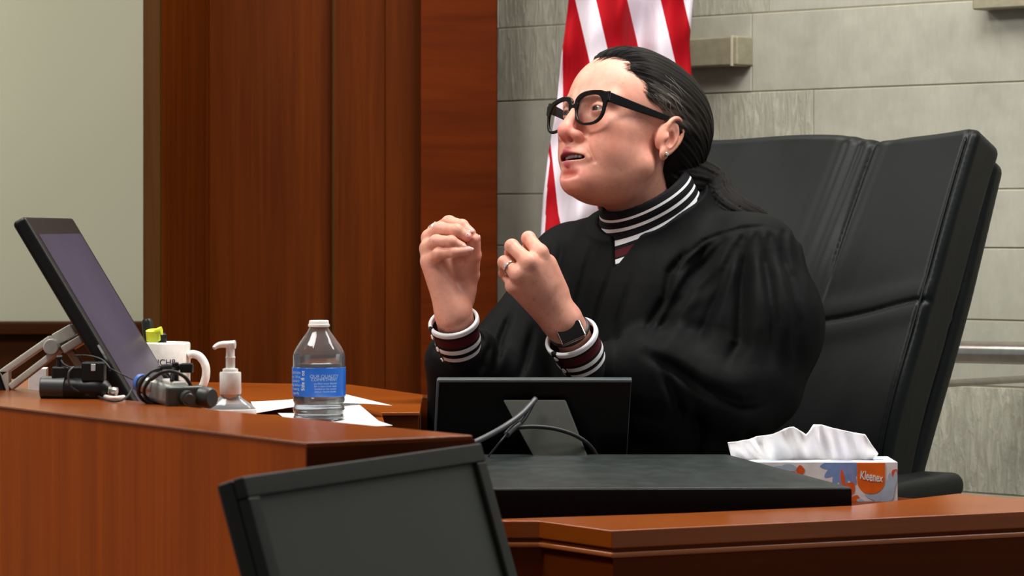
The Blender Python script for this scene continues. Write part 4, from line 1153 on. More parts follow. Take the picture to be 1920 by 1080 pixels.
def hand(p, W, Mc_, F_, Fd, fore):
    """Fd: direction from wrist down the forearm"""
    FQ = FRR if W is RW else FRL
    d = cap(p, W, fore, .0250, .033)
    d = su(d, cap(p, W - (fore - W) * .02, W + (fore - W) * .12, .0235, .0245), .012)
    for k, m_ in Mc_.items():
        a_ = W * .92 + m_ * .08 + (m_ - Mc_['m']) * .30
        d = su(d, cap(p, a_, m_, .0165, .0120), .014)
    for k in ('i', 'm', 'r'):
        nx = {'i': 'm', 'm': 'r', 'r': 'p'}[k]
        mid = (Mc_[k] + Mc_[nx]) / 2
        d = su(d, cap(p, W * .4 + mid * .6, W * .1 + mid * .9, .0120, .0100), .012)
    if W is LW: d = su(d, cap(p, J(1040, 545, 4.80), J(1024, 496, 4.785), .020, .0165), .014)
    # heel of the thumb
    d = su(d, cap(p, W * .75 + F_['t'][0] * .25, F_['t'][0] * .6 + F_['t'][1] * .4, .017, .0145), .014)
    for k in ('p', 'r', 'm', 'i', 't'):
        f = chain(p, F_[k], FQ[k], .0022)
        # knuckle swellings
        for j in (1, 2):
            f = su(f, np.sqrt(((p - F_[k][j]) ** 2).sum(1)) - FQ[k][j] * 1.05, .003)
        kk = .0075 if k != 't' else .010
        near = np.sqrt(((p - F_[k][0]) ** 2).sum(1))
        w = np.clip((.036 - near) / .02, 0, 1)
        # blends with the palm near the knuckle, stays apart further out
        d = np.where(w > 0, su(d, f, np.maximum(.0009, kk * w)), su(d, f, .0009))
    return d
RPALM = [J(848, 580, 4.815), J(858, 540, 4.822), J(862, 500, 4.822), J(866, 478, 4.815)]
LFORE = J(1118, 712, 4.88); RFORE = J(878, 700, 4.88)

# neck, torso, arms (mostly under the robe)
NB = P(1232, 452, 5.045)           # pit of the neck / base centre
NT_ = hw((-.018, 0, -.045))
tyaw = math.radians(40)
tF = np.array([-math.sin(tyaw), -math.cos(tyaw), 0]); tL = np.array([math.cos(tyaw), -math.sin(tyaw), 0]); tU = np.array([0, 0, 1.])
SL = P(1402, 478, 4.965); SR = P(1078, 492, 5.15)
PEL = np.array([NB[0] + .045, 5.10, .995])
EL = P(1392, 735, 4.885); ER = P(930, 745, 4.995)
def lower_body(p):
    d = cap(p, NB - [0, 0, .10], PEL, .095, .12)
    d = su(d, cap(p, SL, SR, .05, .05), .06)
    d = su(d, cap(p, NB - [0, 0, .05], NT_, .056, .052), .03)
    d = su(d, cap(p, SL, EL, .045, .036), .03); d = su(d, cap(p, SR, ER, .045, .036), .03)
    d = su(d, cap(p, EL, LFORE, .036, .030), .01); d = su(d, cap(p, ER, RFORE, .036, .030), .01)
    for s_ in (-1, 1):
        hip = PEL + tL * .09 * s_ - [0, 0, .02]; kn = hip + tF * .40 + tL * .03 * s_; ank = kn + tF * .03 - [0, 0, kn[2] - .475 - .08]
        d = su(d, cap(p, hip, kn, .075, .052), .04); d = su(d, cap(p, kn, ank, .05, .035), .03)
        d = su(d, cap(p, ank - [0, 0, .035], ank - [0, 0, .045] + tF * .14, .034, .028), .02)
    return d
def neck(p):
    d = cap(p, NB - [0, 0, .06], NT_, .056, .053)
    return d
def body_sdf(p):
    d = lower_body(p)
    c = np.sqrt(((p - HC) ** 2).sum(1)); m = c < .25
    if m.any():
        dh = head(hl(p[m])) * HS
        dd = d.copy(); dd[m] = su(d[m], dh, .022); d = dd
    for W, Mc_, F_, fore in ((LW, LM, LF, LFORE), (RW, RM, RF, RFORE)):
        cc = (W + Mc_['m']) / 2; c = np.sqrt(((p - cc) ** 2).sum(1)); m = c < .17
        if m.any():
            dd = d.copy(); hd = hand(p[m], W, Mc_, F_, None, fore)
            if W is RW: hd = su(hd, chain(p[m], RPALM, (.020, .019, .017, .012), .006), .008)
            dd[m] = su(d[m], hd, .006); d = dd
    return d

def gauss(q, c, r): return np.exp(-(((q - np.asarray(c)) / np.asarray(r)) ** 2).sum(1))
rng = np.random.RandomState(5)
FRK = np.stack([rng.uniform(.02, .10, 60), rng.uniform(.01, .075, 60), rng.uniform(-.075, .085, 60)], 1); FRW = rng.uniform(.2, 1, 60)
def skin_color(V):
    q = hl(V); qm = mirror(q)
    base = np.tile(np.array(lin('#cc9480')[:3]), (len(V), 1))
    def blend(w, hexc):
        nonlocal base
        w = np.clip(w, 0, 1)[:, None]; base = base * (1 - w) + np.array(lin(hexc)[:3]) * w
    inhead = (np.sqrt(((V - HC) ** 2).sum(1)) < .22).astype(float)
    blend(.55 * inhead * gauss(qm, (.07, .045, -.02), (.05, .03, .03)), '#c87c68')     # cheek
    blend(.75 * inhead * gauss(q, (.118, 0, -.018), (.022, .02, .016)), '#dd7d74')      # nose
    blend(.60 * inhead * gauss(q, (.092, 0, -.080), (.03, .03, .016)), '#e08080')       # chin
    blend(.45 * inhead * gauss(q, (.09, 0, .085), (.05, .05, .03)), '#d8a494')          # forehead
    blend(.6 * inhead * gauss(qm, EARC + [0, .01, 0], (.03, .03, .04)), '#dc9078')      # ear
    blend(.75 * inhead * gauss(q, (.02, .0, -.10), (.07, .08, .03)), '#bc8468')         # throat
    lip = np.minimum(cap(qm, (.1105, 0, -.0445), (.0920, .0285, -.0530), .0050, .0026), cap(qm, (.1045, 0, -.0615), (.0900, .0265, -.0560), .0056, .0026))
    blend(.85 * inhead * (q[:, 0] > .085) * np.clip(1.5 - lip / .0020, 0, 1) * np.clip((.029 - qm[:, 1]) / .004, 0, 1), '#b04a5a')
    cav = ell(q, (.1045, 0, -.0530), (.0225, .0265, .0046))
    blend(inhead * np.clip(1 - cav / .0010, 0, 1) * (q[:, 0] < .1085), '#4a1418')
    # brows, very light
    blend(.35 * inhead * np.clip(1 - (cap(qm, (.100, .014, .041), (.082, .046, .043), .004, .002)) / .002, 0, 1), '#8a6448')
    blend(.8 * inhead * np.clip(1 - np.abs(ell(qm, EYE + [.012, .001, -.0003], (.012, .0118, .0046))) / .0010, 0, 1) * (qm[:, 0] > .083), '#7a4438')
    for c, w in zip(FRK, FRW):
        blend(.5 * w * inhead * np.exp(-((qm - c) ** 2).sum(1) / .0022 ** 2) * (1.0 if w > .3 else .5), '#9a5a3c')
    # knuckles and nails
    for F_ in (LF, RF):
        for k, f in F_.items():
            for j in (0, 1, 2):
                blend(.30 * np.exp(-((V - f[j]) ** 2).sum(1) / .010 ** 2), '#d88c78')
            blend(.35 * np.exp(-((V - f[3]) ** 2).sum(1) / .010 ** 2), '#e09088')
    for c, w in ((J(1001, 560, 4.78), .6), (J(1000, 530, 4.77), .35), (J(1030, 560, 4.78), .3)):
        blend(w * np.exp(-((V - c)[:, [0, 2]] ** 2).sum(1) / .0028 ** 2), '#9a6848')
    return base
t = NT('skin')
at = t.n('ShaderNodeAttribute', attribute_name='tint')
n1 = t.noise(t.mapped((90, 90, 90)), 1, 5, .6); n2 = t.noise(t.mapped((700, 700, 700)), 1, 2); n3 = t.noise(t.mapped((28, 28, 28)), 1, 3)
c = t.mix(.35, at.outputs['Color'], t.mix(1.0, at.outputs['Color'], t.ramp(n1, [(.3, (.80, .70, .64)), (.6, (1.1, 1.08, 1.06))]), 'MULTIPLY'))
c = t.mix(.5, c, t.mix(1.0, c, t.ramp(n3, [(.3, (.92, .80, .78)), (.65, (1.08, 1.05, 1.04))]), 'MULTIPLY'))
fz = t.n('ShaderNodeTexVoronoi'); fz.inputs['Scale'].default_value = 150; t.l(t.obj(), fz.inputs['Vector'])
frk = t.mix(1.0, t.ramp(fz.outputs['Distance'], [(.12, (1, 1, 1)), (.34, (0, 0, 0))]), t.ramp(n3, [(.45, (0, 0, 0)), (.62, (.34, .34, .34))]), 'MULTIPLY')
c = t.mix(frk, c, lin('#a4583c'))
t.set(color=c, rough=.48, spec=.38, sss=.10, normal=t.bump(n2, .12, .0004, t.bump(n1, .12, .0012)))
t.b.inputs['Subsurface Radius'].default_value = (1.0, .35, .2); t.b.inputs['Subsurface Scale'].default_value = .006
M['skin'] = t.m
all_pts = np.array([HC, NB, PEL, SL, SR, EL, ER, LW, RW])
body = sdf_obj('body', body_sdf, (-.20, 4.40, .46), (.62, 5.36, 1.86), .0019, M['skin'], judge, {'tint': skin_color})

# eyes
t = NT('eye_white'); t.set(color=lin('#a0948e'), rough=.2, coat=.3); M['sclera'] = t.m
M['iris'] = plain('iris_brown', '#4a3220', .15, coat=.8); M['pupil'] = plain('pupil', '#050404', .1)
hx = np.stack([HR[:, 0], HR[:, 1], HR[:, 2]])
gz = nrm(HR @ np.array([1, -.05, -.08])); gl = nrm(np.cross(HR[:, 2], gz)); gu = np.cross(gz, gl)
for s_ in (1, -1):
    ec = hw(EYE * [1, s_, 1])
    g = G(); g.ball(ec, .0122 * HS, (gl, gu, gz), 32); eo = g.done('eye', M['sclera'], judge, smooth=True)
    g = G(); g.lathe(ec, [(.0060 * HS, .0110 * HS), (.0045 * HS, .0118 * HS), (.0005, .0125 * HS)], 28, (gl, gu, gz), close=False); g.done('iris', M['iris'], eo, smooth=True)
    g = G(); g.lathe(ec, [(.0026 * HS, .01255 * HS), (.0002, .0128 * HS)], 20, (gl, gu, gz), close=False); g.done('pupil', M['pupil'], eo, smooth=True)
# teeth
g = G()
for k in range(-2, 3):
    a = k * .0068; x_ = .1000 - a * a * 13; 
    c_ = hw((x_ - .0010, a, -.0500)); g.box(c_, (.003 * HS, .0062 * HS, .0048 * HS), (HR[:, 0], HR[:, 1], HR[:, 2]))
M['tooth'] = plain('teeth', '#e6ded6', .3)
g.done('upper_teeth', M['tooth'], judge, bevel=.0008)

# earring
a_ = np.array([.001, -.0255, .0118]); ep = EARC + a_ @ Me
g = G(); ew = hw(ep); ex = nrm(HR @ (e3 @ np.eye(3)))
eu = nrm(np.cross(ex, (1, 0, 0))); ev_ = np.cross(ex, eu)
g.lathe(ew, [(.0036, -.001), (.0040, .0005), (.0034, .0018), (.0018, .0024)], 16, (eu, ev_, ex)); er = g.done('earring', M['silver'], judge, smooth=True, angle=30)
t = NT('crystal'); t.set(color=(1, 1, 1, 1), rough=.02, trans=.7, ior=2.0, spec=1.0); M['crystal'] = t.m
g = G(); g.lathe(ew, [(.0024, .0021), (.0014, .0036), (.0003, .0037)], 8, (eu, ev_, ex)); g.done('stone', M['crystal'], er)

# glasses -----------------------------------------------------------------------------------------
t = NT('black_acetate'); t.set(color=lin('#040303'), rough=.25, spec=.3); M['acetate'] = t.m
GX = .1085
def lens2d(y, z):
    """superellipse distance for the lens opening, y measured from the lens centre"""
    a, b = .0245, .0215
    zz = z + .0016 * (y / a)        # slight tilt
    bb = np.where(zz > 0, b * .92, b)
    aa = a * (1 + .04 * np.clip(zz / b, -1, 1))
    r = (np.abs(y / aa) ** 2.5 + np.abs(zz / bb) ** 2.5) ** (1 / 2.5)
    return (r - 1) * np.minimum(aa, bb)
def gl_x(y): return GX - 1.7 * y * y - .0005
def glasses(q):
    qm = mirror(q); y = qm[:, 1]; z = q[:, 2] - .0165 + .0015 - q[:, 1] * .055
    l2 = lens2d(y - .0335, z)
    w = .0040 + .0026 * np.clip((z - .004) / .012, 0, 1) + .0016 * np.clip((y - .045) / .01, 0, 1) * np.clip((z + .002) / .01, 0, 1)
    ring = np.maximum(-l2, l2 - w)
    # upper outer corner block
    cor = np.maximum(np.abs(y - .0605) - .0070, np.abs(z - .0140) - .0068) 
    cor = np.maximum(cor, -l2)
    bri = np.maximum(np.maximum(y - .0115, np.abs(z - .0075 + 12 * y * y) - .0030), -l2)
    s = su(su(ring, cor, .003), bri, .003)
    dx = np.abs(qm[:, 0] - gl_x(y) + .0 - .07 * z * 0) - .0021
    f = np.stack([s + .001, dx + .001], 1)
    return np.sqrt((np.maximum(f, 0) ** 2).sum(1)) + np.minimum(f.max(1), 0) - .001
def temple(q):
    qm = mirror(q); A = np.array([gl_x(.0655) - .002, .0668, .0305]); B = np.array([-.004, .0800, .0235]); C = np.array([-.018, .0735, .020])
    out = None
    for a, b, ha, hb in ((A, B, .0075, .0042),):
        ab = b - a; t_ = np.clip(((qm - a) @ ab) / (ab @ ab), 0, 1); c = a + t_[:, None] * ab; e = qm - c
        ln = nrm(ab); up = nrm(np.array([0, 0, 1.]) - ln * ln[2]); sd = np.cross(ln, up)
        al = e @ ln; u = np.abs(e @ up) - (ha + (hb - ha) * t_) + .001; v = np.abs(e @ sd) - .0018 + .001; w_ = np.abs(al) - .0005
        f = np.stack([u, v, w_], 1); d = np.sqrt((np.maximum(f, 0) ** 2).sum(1)) + np.minimum(f.max(1), 0) - .001
        out = d if out is None else np.minimum(out, d)
    return out
glt = bpy.data.objects.new('glasses', None); COL.objects.link(glt); glt.parent = judge; glt.matrix_parent_inverse = parent_inv(judge); glt.empty_display_size = .03
def parent_to(o, p): o.parent = p
class _W: pass
lo_ = np.array([hw(c) for c in ((.12, .1, .06), (.12, -.1, .06), (-.05, .1, -.02), (-.05, -.1, .06), (.12, .1, -.02), (.12, -.1, -.02), (-.05, .1, .06), (-.05, -.1, -.02))])
glt.location = (0, 0, 0)
gf = sdf_obj('frame_front', lambda p: glasses(hl(p)) * HS, lo_.min(0), lo_.max(0), .0008, M['acetate'], None)
for s_ in (1, -1):
    tmp = sdf_obj('temple_arm', lambda p, s_=s_: np.where(hl(p)[:, 1] * s_ > 0, temple(hl(p)) * HS, .05), lo_.min(0), lo_.max(0), .0009, M['acetate'], None)
    tmp.parent = glt
gf.parent = glt
t = NT('spectacle_lens'); M['lens'] = t.m
tr = t.n('ShaderNodeBsdfTransparent'); gls = t.n('ShaderNodeBsdfGlossy'); gls.inputs['Roughness'].default_value = .02
fr = t.n('ShaderNodeFresnel'); fr.inputs['IOR'].default_value = 1.45
mxs = t.n('ShaderNodeMixShader'); mxs.inputs[0].default_value = .07; t.l(tr.outputs[0], mxs.inputs[1]); t.l(gls.outputs[0], mxs.inputs[2])
t.l(mxs.outputs[0], t.t.nodes['Material Output'].inputs['Surface'])
for s_ in (1, -1):
    g = G(); n = 40; rings = []
    for k in range(0, 7):
        for i in range(n):
            a = 2 * math.pi * i / n; yy = .0247 * math.copysign(abs(math.cos(a)) ** .8, math.cos(a)) * k / 6; zz = .0206 * math.copysign(abs(math.sin(a)) ** .8, math.sin(a)) * k / 6
            y = .0335 + yy; rings.append(hw((gl_x(y) + .0004, y * s_, .0150 + y * s_ * .055 + zz - .0016 * yy / .0245)))
    fs = [(k * n + i, k * n + (i + 1) % n, (k + 1) * n + (i + 1) % n, (k + 1) * n + i) for k in range(6) for i in range(n)]
    g.add(rings, fs); lo2 = g.done('lens', M['lens'], None, smooth=True); lo2.parent = glt

# hair --------------------------------------------------------------------------------------------
A0h = np.array([.10, 0, .075]); A1h = np.array([-.105, 0, -.020]); AH = nrm(A1h - A0h)
AY = np.array([0, 1., 0]); AZ = np.cross(AH, AY); AZ = AZ if AZ[2] > 0 else -AZ
def strand(q):
    r = q - A0h; return np.arctan2(np.abs(r @ AY), r @ AZ) + .25 * 0, r @ AH
def hair_g(q):
    ya = np.abs(q[:, 1]); z = q[:, 2]
    xh = np.interp(z, [-.10, -.05, -.02, .005, .028, .045, .062, .085, .105, .125], [-.045, -.040, -.036, -.028, -.006, .026, .040, .050, .058, .066])
    xh = xh + .006 * np.sin(z * 170) * (z > .04) - .010 * np.clip(1 - ya / .035, 0, 1) * 0 + .016 * np.clip(1 - ya / .05, 0, 1) * (z > .07)
    return xh - q[:, 0]          # positive behind the hairline
def hair_sdf_l(q):
    ph, al = strand(q)
    d = cranium(q)
    d = su(d, ell(q, (-.052, 0, .030), (.074, .074, .078)), .03)
    d = su(d, ell(q, (-.052, 0, -.012), (.052, .056, .05)), .03)
    g_ = hair_g(q)
    off = np.clip(g_ * .35, -.008, .0) + .0105 * (1 - np.exp(-np.clip(g_, 0, 1) / .028))
    groove = .0005 * np.sin(ph * 34 + 5 * np.sin(al * 14 + ph * 3)) + .0005 * np.sin(ph * 71 + 3 * np.sin(al * 22)) 
    off = off + groove * np.clip(g_ / .01, 0, 1)
    d = d - off
    # cut where the skin should show
    d = np.maximum(d, -g_ * .8 - .004)
    d = np.maximum(d, -(q[:, 2] + .075 + .25 * (q[:, 0] + .05)))
    return d
def hair_sdf(p):
    return hair_sdf_l(hl(p)) * HS * .7
def hattr(V):
    ph, al = strand(hl(V)); return ph
def hattr2(V):
    ph, al = strand(hl(V)); return al
def hattr3(V):
    q = hl(V); g_ = hair_g(q)
    return np.clip(np.exp(-np.clip(g_, 0, 1) / .020), 0, 1) * 1.3 * np.clip((.080 - q[:, 2]) / .03, 0, 1) * np.clip((q[:, 2] - .01) / .015, 0, 1)
t = NT('dark_brown_hair')
a1 = t.n('ShaderNodeAttribute', attribute_name='phi'); a2 = t.n('ShaderNodeAttribute', attribute_name='along'); a3 = t.n('ShaderNodeAttribute', attribute_name='grey')
cx_ = t.n('ShaderNodeCombineXYZ')
m1_ = t.n('ShaderNodeMath', operation='MULTIPLY'); m1_.inputs[1].default_value = 60; t.l(a1.outputs['Fac'], m1_.inputs[0])
m2_ = t.n('ShaderNodeMath', operation='MULTIPLY'); m2_.inputs[1].default_value = 22; t.l(a2.outputs['Fac'], m2_.inputs[0])
t.l(m1_.outputs[0], cx_.inputs[0]); t.l(m2_.outputs[0], cx_.inputs[1])
hn = t.noise(cx_.outputs[0], 1, 5, .6, .4); hn2 = t.noise(cx_.outputs[0], 3.2, 3, .6)
hc = t.ramp(hn, [(.3, lin('#060404')), (.6, lin('#100c0a')), (.85, lin('#201a16'))])
gm = t.n('ShaderNodeMath', operation='MULTIPLY'); t.l(a3.outputs['Fac'], gm.inputs[0]); t.l(t.ramp(hn2, [(.38, (0, 0, 0)), (.6, (1, 1, 1))]), gm.inputs[1])
hc = t.mix(gm.outputs[0], hc, lin('#8f867c'))
t.set(color=hc, rough=.42, spec=.11, normal=t.bump(hn2, .5, .0012, t.bump(hn, .5, .0016)))
M['hair'] = t.m
hair = sdf_obj('hair', hair_sdf, HC - .19, HC + .19, .0021, M['hair'], judge, {'phi': hattr, 'along': hattr2, 'grey': hattr3}, tol=2.2)
# tail of hair gathered low at the back and falling behind the shoulder
tail_pts = [hw((-.070, .015, -.010)), hw((-.078, .024, -.040)), P(1322, 348, 5.045), P(1352, 380, 5.025), P(1388, 402, 5.005), P(1420, 416, 5.005), P(1442, 432, 5.02)]
tail = smoothpath(tail_pts, 5)
tr_ = np.interp(np.linspace(0, 1, len(tail)), [0, .2, .35, .6, .85, 1], [.046, .040, .032, .022, .014, .006])
TA = np.array(tail)
def tail_uv(V):
    dd = np.sqrt(((V[:, None] - TA[None]) ** 2).sum(2)); k = dd.argmin(1); kk = np.minimum(k, len(TA) - 2)
    tn_ = TA[kk + 1] - TA[kk]; tn_ /= np.linalg.norm(tn_, axis=1)[:, None]; e = V - TA[k]
    u = np.cross(tn_, np.array([0, 1., 0.])); u /= np.linalg.norm(u, axis=1)[:, None]; w = np.cross(tn_, u)
    return np.arctan2((e * u).sum(1), (e * w).sum(1)), k / len(TA) * .25
def tail_sdf(p):
    d = chain(p, tail, tr_, .01)
    m = np.abs(d) < .03
    if m.any():
        u, v = tail_uv(p[m]); dd = d.copy(); dd[m] = dd[m] + 0.0008 * np.sin(u * 13 + 18 * v) + .0007 * np.sin(u * 27 - 14 * v); d = dd
    return d
sdf_obj('hair_tail', tail_sdf, TA.min(0) - .06, TA.max(0) + .06, .0026, M['hair'], judge, {'phi': lambda V: tail_uv(V)[0] * .6, 'along': lambda V: tail_uv(V)[1], 'grey': lambda V: np.zeros(len(V))}, tol=2.6)
# loose strands, laid along the combing direction on the hair surface
def strand_pts(phi, al, lift, skin=False):
    phi = np.asarray(phi, float); al = np.asarray(al, float)
    o = A0h + AH * al[:, None]; d_ = AZ * np.cos(phi)[:, None] + AY * np.sin(phi)[:, None]
    lo, hi = np.full(len(phi), .01), np.full(len(phi), .14)
    for _ in range(20):
        m_ = (lo + hi) / 2; q = o + d_ * m_[:, None]; v = hair_sdf_l(q)
        if skin: v = np.minimum(v, head(q))
        lo = np.where(v < 0, m_, lo); hi = np.where(v < 0, hi, m_)
    return (HC + HS * ((o + d_ * (lo + lift)[:, None]) @ HR.T))
g = G(); rr = random.Random(11)
U_ = np.linspace(0, 1, 7)
for k in range(16):
    ph0 = rr.uniform(.95, 1.62); a0_ = np.interp(ph0, [.95, 1.62], [.075, .105]) + rr.uniform(-.004, .012); L_ = rr.uniform(.015, .045)
    g.tube(strand_pts(ph0 + .10 * U_ + .02 * np.sin(5 * U_ + k), a0_ + L_ * U_, .0004 + .0012 * np.sin(math.pi * U_)), [.0001, .0002, .00022, .00022, .0002, .00015, .0001], 4)
g2 = G(); phs = np.array([rr.uniform(.05, 1.55) for _ in range(190)])
# distance along the head where the hairline lies for each direction
als = np.linspace(-.01, .13, 57); hl_al = []
for ph_ in np.linspace(0, 1.6, 33):
    pw = strand_pts(np.full(57, ph_), als, 0 * als, True); gg = hair_g(hl(pw)); hl_al.append(als[np.argmax(gg > 0)] if (gg > 0).any() else .1)
for ph_ in phs:
    ah = np.interp(ph_, np.linspace(0, 1.6, 33), hl_al); L_ = rr.uniform(.012, .03); s0_ = ah - rr.uniform(.002, .011)
    g2.tube(strand_pts(ph_ + .06 * U_ * rr.uniform(-1, 1.5), s0_ + L_ * U_, .0002 + .0008 * np.sin(math.pi * U_), True), [.00008, .00016, .0002, .0002, .0002, .00015, .0001], 4)
g2.done('hairline_wisps', M['hair'], judge, smooth=True)
M['grey_hair'] = plain('grey_hair_strand', '#8d857b', .45)
g.done('grey_strands', M['grey_hair'], judge, smooth=True)

# sweater -----------------------------------------------------------------------------------------
K1 = P(1203, 352, 5.0); K0 = P(1263, 472, 5.035); KA = nrm(K0 - K1); KL = np.linalg.norm(K0 - K1)
def knit_mat(name, stops, length):
    t = NT(name); at = t.n('ShaderNodeAttribute', attribute_name='band')
    dv = t.n('ShaderNodeMath', operation='DIVIDE'); dv.inputs[1].default_value = length; t.l(at.outputs['Fac'], dv.inputs[0])
    cc = {'k': lin('#0b0a0e'), 'w': lin('#dfe2e4'), 'm': lin('#4a0f18')}
    col = t.ramp(dv.outputs[0], [(max(0, p / length), cc[c]) for p, c in stops], 'CONSTANT')
    n_ = t.noise(t.mapped((600, 600, 600)), 1, 2); wv = t.n('ShaderNodeTexWave'); wv.inputs['Scale'].default_value = 260; t.l(t.obj(), wv.inputs['Vector'])
    t.set(color=col, rough=.85, sheen=.0, spec=.25, normal=t.bump(n_, .3, .0008)); return t.m
M['knit'] = knit_mat('striped_knit', [(0, 'k'), (.0115, 'w'), (.0155, 'k'), (.0260, 'w'), (.0305, 'k'), (.0405, 'w'), (.0460, 'k'), (.0500, 'm'), (.0585, 'k'), (.0605, 'w'), (.0645, 'k'), (.0695, 'w'), (.0770, 'k'), (.13, 'm'), (.16, 'k'), (.166, 'w'), (.175, 'k')], .25)
KX = nrm(np.cross(KA, (0, 1, 0)))
def collar_rad(p):
    r = p - K1; t_ = r @ KA; e = r - t_[:, None] * KA
    return t_, np.sqrt((e ** 2).sum(1)), e
def sweater_sdf(p):
    t_, rr_, e = collar_rad(p)
    lobe = .0012 * np.sin(t_ * 130)
    R_ = .0795 + .16 * np.clip(t_ - .055, 0, 1) - .004 * np.clip(1 - t_ / .02, 0, 1) + lobe
    d = np.maximum(np.abs(rr_ - R_ + .004) - .004, np.maximum(-t_, t_ - .155))
    d = su(np.maximum(rr_ - R_ + .001, np.maximum(-t_ + .03, t_ - .155)), np.maximum(np.abs(rr_ - R_ + .0045) - .0035, np.maximum(-t_ + .0015, t_ - .10)), .003)
    ch = cap(p, NB + tF * .02 - [0, 0, .14], NB + tF * .005 - [0, 0, .10], .112, .10)
    ch = su(ch, ell(p, NB + tF * .012 - [0, 0, .21], (.1415, .190, .279), np.stack([tF, tL, np.array([0, 0, 1.])])), .02)
    ch = np.maximum(ch, np.sqrt(((p - P(1160, 470, 4.95)) ** 2).sum(1)) - .085)
    return su(d, ch, .02)
sdf_obj('sweater', sweater_sdf, NB - [.24, .24, .3], NB + [.24, .24, .2], .0024, M['knit'], judge, {'band': lambda V: np.clip(collar_rad(V)[0] + 0 * V[:, 0], 0, .24)})
M['knit_cuff'] = knit_mat('striped_knit_cuff', [(0, 'w'), (.0075, 'k'), (.0115, 'm'), (.0290, 'k'), (.0330, 'w'), (.0405, 'k'), (.0480, 'w'), (.0550, 'k')], .12)
def cuff(name, c0, c1, rad, snaps):
    A = nrm(c1 - c0)
    def tr(p):
        r = p - c0; t_ = r @ A; e = r - t_[:, None] * A; return t_, np.sqrt((e ** 2).sum(1))
    def f(p):
        t_, r_ = tr(p); R_ = rad - .12 * np.clip(t_, 0, .04) + .0012 * np.sin(t_ * 200)
        a = np.stack([np.abs(r_ - R_) - .0028 + .002, np.maximum(-t_, t_ - .085) + .002], 1)
        return np.sqrt((np.maximum(a, 0) ** 2).sum(1)) + np.minimum(a.max(1), 0) - .002
    Ds = np.linspace(4.60, 4.95, 800); sp = []
    for (x, y) in snaps:
        pts_ = np.array([P(x, y, D) for D in Ds]); v = f(pts_); sp.append(pts_[np.argmax(v < 0) if (v < 0).any() else v.argmin()])
    la = sp[0] + (sp[0] - sp[-1]) * 1.2; lb = sp[-1] + (sp[-1] - sp[0]) * 1.5
    def bandf(V):
        b = np.clip(tr(V)[0], 0.0001, .11)
        return np.where(cap(V, la, lb, .0062) < 0, .0095, b)
    o = sdf_obj(name, f, np.minimum(c0, c1) - .06, np.maximum(c0, c1) + .06, .0014, M['knit_cuff'], judge, {'band': lambda V: bandf(V)})
    # placket strip with snaps
    for (x, y) in snaps:
        # point on the tube nearest the camera along that pixel
        lo__, hi__ = 4.60, 4.95
        ray = lambda D: P(x, y, D)
        Ds = np.linspace(lo__, hi__, 800); pts_ = np.array([ray(D) for D in Ds]); v = f(pts_)
        k = np.argmax(v < 0) if (v < 0).any() else v.argmin()
        c = pts_[k]; n_ = nrm((c - c0) - A * ((c - c0) @ A)); u = nrm(np.cross(n_, A)); w = np.cross(n_, u)
        g = G(); g.lathe(c, [(.0042, -.001), (.0042, .0008), (.0034, .0014), (.0024, .0014), (.0020, .0006), (.0004, .0006)], 20, (u, w, n_)); g.done('snap_button', M['white_plastic'], o, smooth=True, angle=40)
    return o
LC0 = P(1070, 629, 4.806); LC1 = P(1108, 708, 4.858)
RC0 = P(850, 600, 4.803); RC1 = P(869, 686, 4.850)
cuff('sweater_cuff', LC0, LC1, .0385, [(1043, 673), (1058, 695)])
cuff('sweater_cuff', RC0, RC1, .0355, [(811, 632), (821, 655), (829, 676)])

# watch
wn = nrm(np.array([-.18, -.93, .32])); wa = nrm(np.cross(wn, np.cross(nrm(LC1 - LC0), wn))); wb_ = np.cross(wn, wa)
wc_ = P(1071, 624, 4.772)
wt = bpy.data.objects.new('watch', None); COL.objects.link(wt); wt.parent = judge; wt.matrix_parent_inverse = parent_inv(judge); wt.empty_display_size = .02
G().box(wc_, (.030, .040, .0085), (wa, wb_, wn)).done('case', M['silver'], None, bevel=.0042, bseg=5).parent = wt
G().box(wc_ + wn * .0040, (.026, .036, .0018), (wa, wb_, wn)).done('display', M['plastic_gloss'], None, bevel=.0009).parent = wt
ring_c = LC0 - nrm(LC1 - LC0) * .004
fa = nrm(LFORE - LW); fx_ = nrm(np.cross(fa, wn)); fy_ = np.cross(fa, fx_)
cc_ = LW + (LFORE - LW) * .14
g = G(); g.tube([cc_ + (fx_ * math.cos(a) * .0285 + fy_ * math.sin(a) * .0265) for a in np.linspace(0, 2 * math.pi, 40, endpoint=False)], .004, 8, closed=True)
g.done('strap', M['rubber'], None, smooth=True).parent = wt

# rings
def finger_ring(F_, k, q, r, mat, gem=None):
    a, b = F_[k][0], F_[k][1]; ax = nrm(b - a); c = a + (b - a) * q; u = nrm(np.cross(ax, (0, 0, 1))); w = np.cross(ax, u)
    g = G(); g.tube([c + (u * math.cos(t_) + w * math.sin(t_)) * r for t_ in np.linspace(0, 2 * math.pi, 36, endpoint=False)], .0011, 8, closed=True)
    o = g.done('ring', mat, judge, smooth=True)
    if gem is not None:
        dr = nrm(gem - c); dr = nrm(dr - ax * (dr @ ax)); e = np.cross(ax, dr)
        g = G(); g.lathe(c + dr * (r + .0005), [(.0016, 0), (.0034, .0022), (.0024, .0034), (.0003, .0036)], 10, (ax, e, dr)); g.done('gemstone', M['crystal'], o)
    return o
finger_ring(LF, 'r', .58, .0112, M['silver'], P(900, 478, 4.70))
finger_ring(RF, 'i', .25, .0135, M['silver'], P(795, 425, 4.82))
